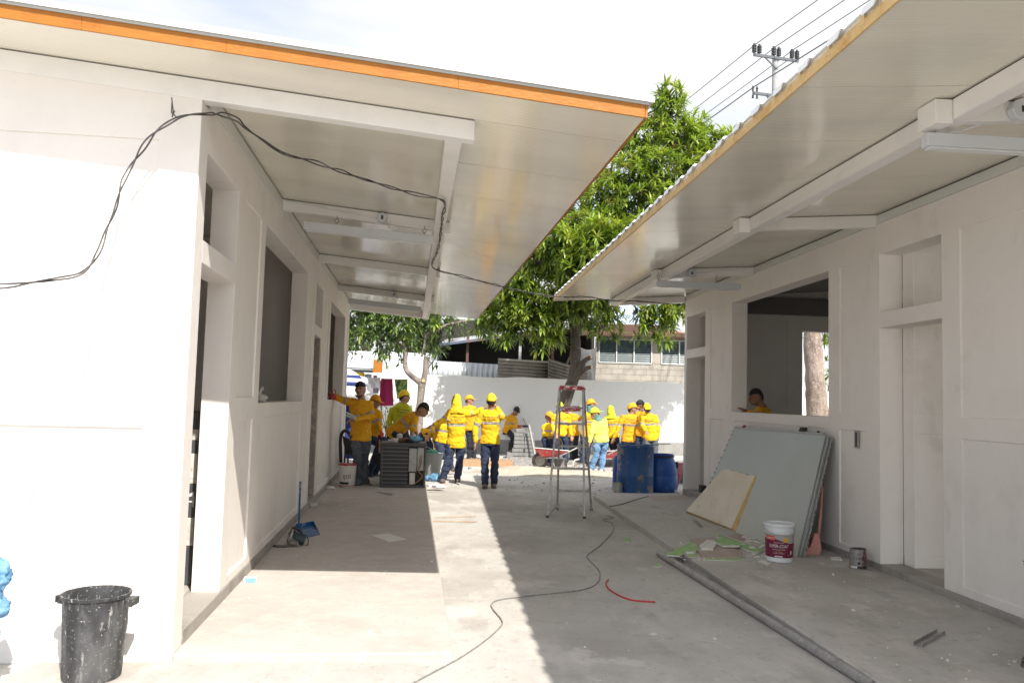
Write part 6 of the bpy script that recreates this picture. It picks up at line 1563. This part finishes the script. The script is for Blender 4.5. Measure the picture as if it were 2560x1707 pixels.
# ---- foam slab
b = MB()
def onb(x_, y_, off): return onpl(x_, y_, BLp+bn*off, bn)
fb0, fb1 = gz(1569,1176,PR), gz(1697,1227,PR)
ft0, ft1 = onb(1661,1073,.10), onb(1746,1096,.10)
fr = [(0,0),(.0,1),(1,1),(1,0)]
nn = 14; nf = (fb1-fb0).cross(ft0-fb0).normalized()
if nf.dot(CAM-fb0) < 0: nf = -nf
def fpt(u_, v_, w_):
    us = u_*.85+.005 if w_ else u_; vq = .045+v_*.955 if w_ else v_
    p = fb0.lerp(fb1,us).lerp(ft0.lerp(ft1,us), vq)
    if v_ > .98: p += (ft0-fb0).normalized()*(.035*noise.noise(Vector((u_*5,3,0)))+ (-.018*math.sin(max(0,min(1,(u_-.6)/.35))*3.14)) - .035*max(0,1-u_/.15))
    if u_ < .02: p += (fb0-fb1).normalized()*(.02*noise.noise(Vector((v_*5,7,0))))
    r_ = 0 if (0 < u_ < 1 and 0 < v_ < 1) else -.008
    return p + nf*((-.075 if w_ == 0 else r_))
vs = []; idx = {}
for w_ in (0,1):
    for i in range(nn+1):
        for j_ in range(nn+1): idx[w_,i,j_] = len(vs); vs.append(fpt(i/nn, j_/nn, w_))
fs = []; ms = []
for i in range(nn):
    for j_ in range(nn):
        fs.append((idx[1,i,j_],idx[1,i+1,j_],idx[1,i+1,j_+1],idx[1,i,j_+1])); ms.append(0); fs.append((idx[0,i,j_],idx[0,i,j_+1],idx[0,i+1,j_+1],idx[0,i+1,j_])); ms.append(0)
for i in range(nn):
    for (j_) in (0, nn): fs.append((idx[0,i,j_],idx[0,i+1,j_],idx[1,i+1,j_],idx[1,i,j_])); ms.append(1)
    for (k_) in (0, nn): fs.append((idx[0,k_,i],idx[0,k_,i+1],idx[1,k_,i+1],idx[1,k_,i])); ms.append(1)
b.add(vs, fs); b.m = ms; o = b.build('foam_slab', [foam_m, foam_e], weld=.0001, bevel=.01, loc=fb0)
tag(o, 'cream foam slab with scuff marks leaning on the grey sheets', 'foam slab')
b = MB(); P0, P1 = gz(1593,1196,PR)+z*.01, gz(1608,1211,PR)+z*.01; b.bar(P0, P1, .012, .02); b.bar(P0+Vector((.03,0,0)), P1+Vector((.03,0,0)), .012, .02); tag(b.build('metal_strip', alu, loc=P0), 'pair of short metal strips below the foam slab', 'metal strip')
# ---- paint bucket
c = gz(1790,1287,PR); r0, r1, h = .132, .150, .385
t = bucket(c, r0, r1, h, white_pl, 'white paint bucket with maroon label standing before the leaning sheets', 'paint_bucket', lid=white_pl)
fa = math.atan2(CAM.y-c.y, CAM.x-c.x); k_ = r0+(r1-r0)*.5
band(t, c, r0, r1, h, .055, .285, fa-1.45, fa+1.45, grey_lab, 'label_top', .0006)
band(t, c, r0, r1, h, .05, .24, fa-1.45, fa+1.45, maroon, 'label', .0012, topfn=lambda u_: .215+.03*math.sin(u_*5.2+.3)+.01*u_)
band(t, c, r0, r1, h, .222, .266, fa-1.02, fa-.32, red_lab, 'red_tag', .0024); band(t, c, r0, r1, h, .208, .252, fa+.28, fa+.56, yel_lab, 'yellow_tag', .0024)
def wt_(txt, sz, dx, zc_, m_, xs_=1, zs_=1, off=.0036): wraptext(t, c, r0, r1, h, txt, sz, fa+dx, zc_, m_, off=off, xs_=xs_, zs_=zs_)
wt_('LANCO', .036, -.67, .231, white_ink, .82, 1); wt_('SUPER-COAT', .036, -.03, .152, white_ink, .95, 1.25); wt_('PREMIUM INTERIOR', .012, -.03, .197, white_ink)
wt_('XL', .022, .42, .222, red_lab); wt_('ACRYLIC LATEX PAINT', .013, -.03, .128, white_ink); wt_('100% ACRYLIC', .011, -.03, .106, yel_lab); wt_('INTERIOR - EXTERIOR', .011, -.03, .092, white_ink)
band(t, c, r0, r1, h, .058, .070, fa-.33, fa+.22, white_ink, 'strip', .0024); wt_('BLANCO', .010, -.05, .0605, maroon, off=.0042); wt_('5 GAL', .010, .7, .075, white_ink)
band(t, c, r0, r1, h, .085, .120, fa+.85, fa+.98, white_ink, 'strip', .0024)
# ---- grey paint can
c = gz(1971,1304,PR); r_ = .082; h = .19
t = thing('paint_can', 'battered grey paint can with red drips by the right plinth', 'paint can', c, 0, world=True)
b = MB(); b.lathe([(r_-.004,0),(r_,.002),(r_,.006),(r_-.002,.008),(r_-.002,h-.008),(r_+.001,h-.006),(r_+.001,h),(r_-.012,h),(r_-.014,h-.02),(0,h-.02)], c, 40); b.build('body', can_m, t, smooth=True, auto=35)
b = MB(); b.rings([(c+Vector((.015,-.01,h-.005)), Vector((.055,0,0)), Vector((0,.05,0))), (c+Vector((.015,-.01,h+.008)), Vector((.05,0,0)), Vector((0,.045,0)))], 16); b.build('black_lid', black_pl, t)
fa = math.atan2(CAM.y-c.y, CAM.x-c.x)
wraptext(t, c, r_, r_, h, 'I DRY', .038, fa+.05, .092, black_ink); wraptext(t, c, r_, r_, h, 'o', .05, fa+.05, .135, black_ink); band(t, c, r_, r_, h, .048, .072, fa-.05, fa+.25, black_ink, 'mark'); band(t, c, r_, r_, h, .012, .028, fa-.95, fa-.1, white_ink, 'strip'); band(t, c, r_, r_, h, .010, .030, fa-.08, fa+1.2, black_ink, 'mark')
b = MB(); P0 = c+Vector((r_*.96,-.02,h*.75)); b.tube(smoothpath([P0, P0+Vector((.03,-.01,-.01)), P0+Vector((.035,-.02,-.05)), P0+Vector((.01,-.02,-.07))]), .0018, 6); b.build('wire_handle', alu, t)
# ---- pink scoop
t = thing('pink_scoop', 'pink plastic long-handled dustpan behind the leaning sheets', 'dustpan', gz(1865,1272,PR), 0, world=True)
Yk = gz(1865,1274,PR).y + .0
Pq = lambda x_, y_, d_=0: at(x_, y_, Yk+d_)
b = MB(); b.tube([Pq(1889,1118,.12), Pq(1885,1180,.08), Pq(1880,1228,.04)], [.013,.015,.018], 8); b.build('handle', pink_m, t, smooth=True)
b = MB(); q = [Pq(1871,1225), Pq(1882,1225), Pq(1888,1262), Pq(1884,1274), Pq(1842,1274), Pq(1840,1268), Pq(1862,1255)]; b.poly(q, .05); b.build('pan', pink_m, t, bevel=.008)
# ---- scraps
z0 = PR
sc_list = [
 ([(1531,1277),(1545,1266),(1592,1245),(1600,1250),(1562,1279)], [gyp_g,gyp_w], 'green strip at the near left end of the pile, jutting over the walkway edge', .012),
 ([(1571,1262),(1582,1252),(1598,1252),(1603,1265),(1597,1271),(1575,1271)], [gyp_g,gyp_w], 'bright green stub in the middle of the pile front', .02),
 ([(1580,1274),(1600,1274),(1602,1280),(1583,1281)], [gyp_g,gyp_w], 'small green end piece sticking out under the bright stub', .01),
 ([(1586,1240),(1640,1237),(1662,1252),(1706,1270),(1703,1284),(1612,1281),(1600,1262)], [gyp_b,gyp_b], 'largest brown paper-faced piece with broken corner', .014),
 ([(1606,1260),(1625,1246),(1650,1250),(1638,1267),(1612,1266)], [gyp_w,gyp_w], 'pale chipped square lying on the brown piece', .024),
 ([(1640,1252),(1660,1245),(1702,1256),(1698,1262),(1660,1262)], [gyp_g,gyp_w], 'dusty green piece on top of the brown one', .022),
 ([(1645,1232),(1654,1230),(1700,1246),(1754,1264),(1740,1272),(1690,1256)], [gyp_g,gyp_w], 'long green strip pointing at the paint bucket', .012),
 ([(1618,1283),(1700,1283),(1712,1280),(1714,1284),(1690,1289),(1620,1287)], [gyp_g,gyp_w], 'thin green edge piece under the brown one', .008),
 ([(1668,1232),(1700,1228),(1748,1246),(1742,1252),(1700,1244)], [gyp_b,gyp_w], 'greyish strip behind the long green one', .01),
 ([(1742,1290),(1750,1287),(1772,1296),(1762,1300)], [gyp_w,gyp_w], 'white sliver at the foot of the paint bucket', .008),
 ([(1907,1281),(1930,1281),(1935,1288),(1909,1286)], [gyp_w,gyp_w], 'white chip on the floor left of the paint can', .012)]
for k_, (q, m_, lab, th) in enumerate(sc_list): scrap(q, z0, m_, lab, th=th, lift=.012*(k_ % 3) if k_ in (3,4,5) else 0)
scrap([(1436,1236),(1448,1236),(1445,1246),(1435,1246)], 0, [gyp_g,gyp_w], 'little green chip alone on the lower floor left of the kerb', th=.01)
scrap([(1500,1300),(1512,1297),(1522,1302),(1508,1304)], 0, [gyp_g,gyp_w], 'little green-white chip beside the end of the long pipe', th=.014)
scrap([(1490,1456),(1502,1454),(1512,1458),(1500,1460)], 0, [gyp_w,gyp_w], 'tiny white paper flake on the lower floor', th=.003)
b = MB(); rs_ = random.Random(12)
for i in range(90):
    p = gz(rs_.uniform(1560,1760), rs_.uniform(1235,1290), PR); s_ = rs_.uniform(.004,.016)
    b.obox(p+z*s_*.4, s_*2.2, s_*1.5, s_*.8, Matrix.Rotation(rs_.uniform(0,3),3,'Z'))
for i in range(40):
    p = gz(rs_.uniform(1700,1770), rs_.uniform(1228,1262), PR); s_ = rs_.uniform(.01,.028)
    b.obox(p+z*s_*.5, s_*2.2, s_*1.5, s_*.8, Matrix.Rotation(rs_.uniform(0,3),3,'Z') @ Matrix.Rotation(.3,3,'X'))
tag(b.build('drywall_crumbs', gyp_w, loc=gz(1660,1260,PR)), 'broken white crumbs among the plasterboard scraps', 'crumbs', kind='stuff')
# ---- pipes, channel, cables
t = gz(1600,1350)
def pipe(p0_, p1_, r_, label, m=galv, bell=True):
    a_ = gz(*p0_)+z*r_; c_ = gz(*p1_)+z*r_; b = MB(); d = (c_-a_).normalized(); L = (c_-a_).length
    b.tube([a_, a_+d*.001, c_], [r_, r_, r_], 18, cap=False); b.tube([a_+d*.003, c_], r_*.86, 14)
    if bell: m1 = a_+d*L*.21; b.tube([m1-d*.03, m1+d*.03], r_*1.12, 18)
    return tag(b.build('pipe', m, smooth=True, auto=50, loc=a_), label, 'pipe', 'pipes lying along the right kerb')
pipe((1514,1277),(2010,1590), .034, 'thick long grey pipe lying in front of the kerb')
pipe((1547,1284),(1680,1367), .014, 'thin short pipe between the thick pipe and kerb')
pipe((1552,1281),(1632,1331), .012, 'shorter of the two thin pipes against the kerb', bell=False)
c = gz(2126,1478,PR); a_ = gz(2098,1482,PR); e_ = gz(2152,1452,PR)+Vector((0,0,0)); d = (e_-a_).normalized(); q = Vector((d.y,-d.x,0))
w_ = .052
b = MB(); b.bar(a_+q*w_*.5+z*.003, e_+q*w_*.5+z*.003, w_, .003); b.bar(a_+z*.014, e_+z*.014, .003, .026); b.bar(a_+q*w_+z*.014, e_+q*w_+z*.014, .003, .026)
tag(b.build('metal_channel', galv, loc=c), 'short grey metal channel offcut lying on the right walkway', 'metal channel')
pts = [(930,1580),(990,1548),(1060,1510),(1115,1472),(1150,1440),(1152,1425),(1132,1400),(1130,1388),(1150,1378),(1230,1368),(1330,1357),(1365,1345),(1377,1330),(1375,1310),(1352,1285),(1350,1275),(1380,1252),(1408,1220),(1405,1202),(1385,1195),(1408,1190),(1395,1184)]
P = smoothpath([gz(*q)+z*.008 for q in pts], 6); b = MB(); b.tube(P, .0045, 7); tag(b.build('floor_cable', cable_g, smooth=True, loc=P[40]), 'long thin dark cable winding over the lower floor', 'cable')
pts = [(1400,1164),(1430,1158),(1460,1148),(1490,1140)]
P = smoothpath([gz(*q,PR)+z*.008 for q in pts], 6); b = MB(); b.tube(P, .006, 7); tag(b.build('floor_cable', cable_m, smooth=True, loc=P[3]), 'short black cable running to the cardboard strip', 'cable')
pts = [(1397,1332),(1392,1342),(1400,1355),(1425,1370),(1455,1380),(1505,1384)]
P = smoothpath([gz(*q)+z*.008 for q in pts], 6); b = MB(); b.tube(P, .0065, 7); tag(b.build('red_tube', red_wire, smooth=True, loc=P[3]), 'curved strip of red tubing on the lower floor', 'tube')
# white board in the hand of the man at the window
hb_ = ARM[1]['R'][2]
b = MB(); o0 = at(*TA(262,640), 14.45); b.slab([at(*TA(205,600),14.45), at(*TA(318,655),14.35), at(*TA(318,690),14.42), at(*TA(250,668),14.55)], .015); b.slab([at(*TA(205,635),14.42), at(*TA(300,660),14.4), at(*TA(300,682),14.5), at(*TA(215,655),14.6)], .012)
tag(b.build('plaster_board', white_pl, loc=o0), 'small white plasterer\'s board held by the man at the window', 'board')
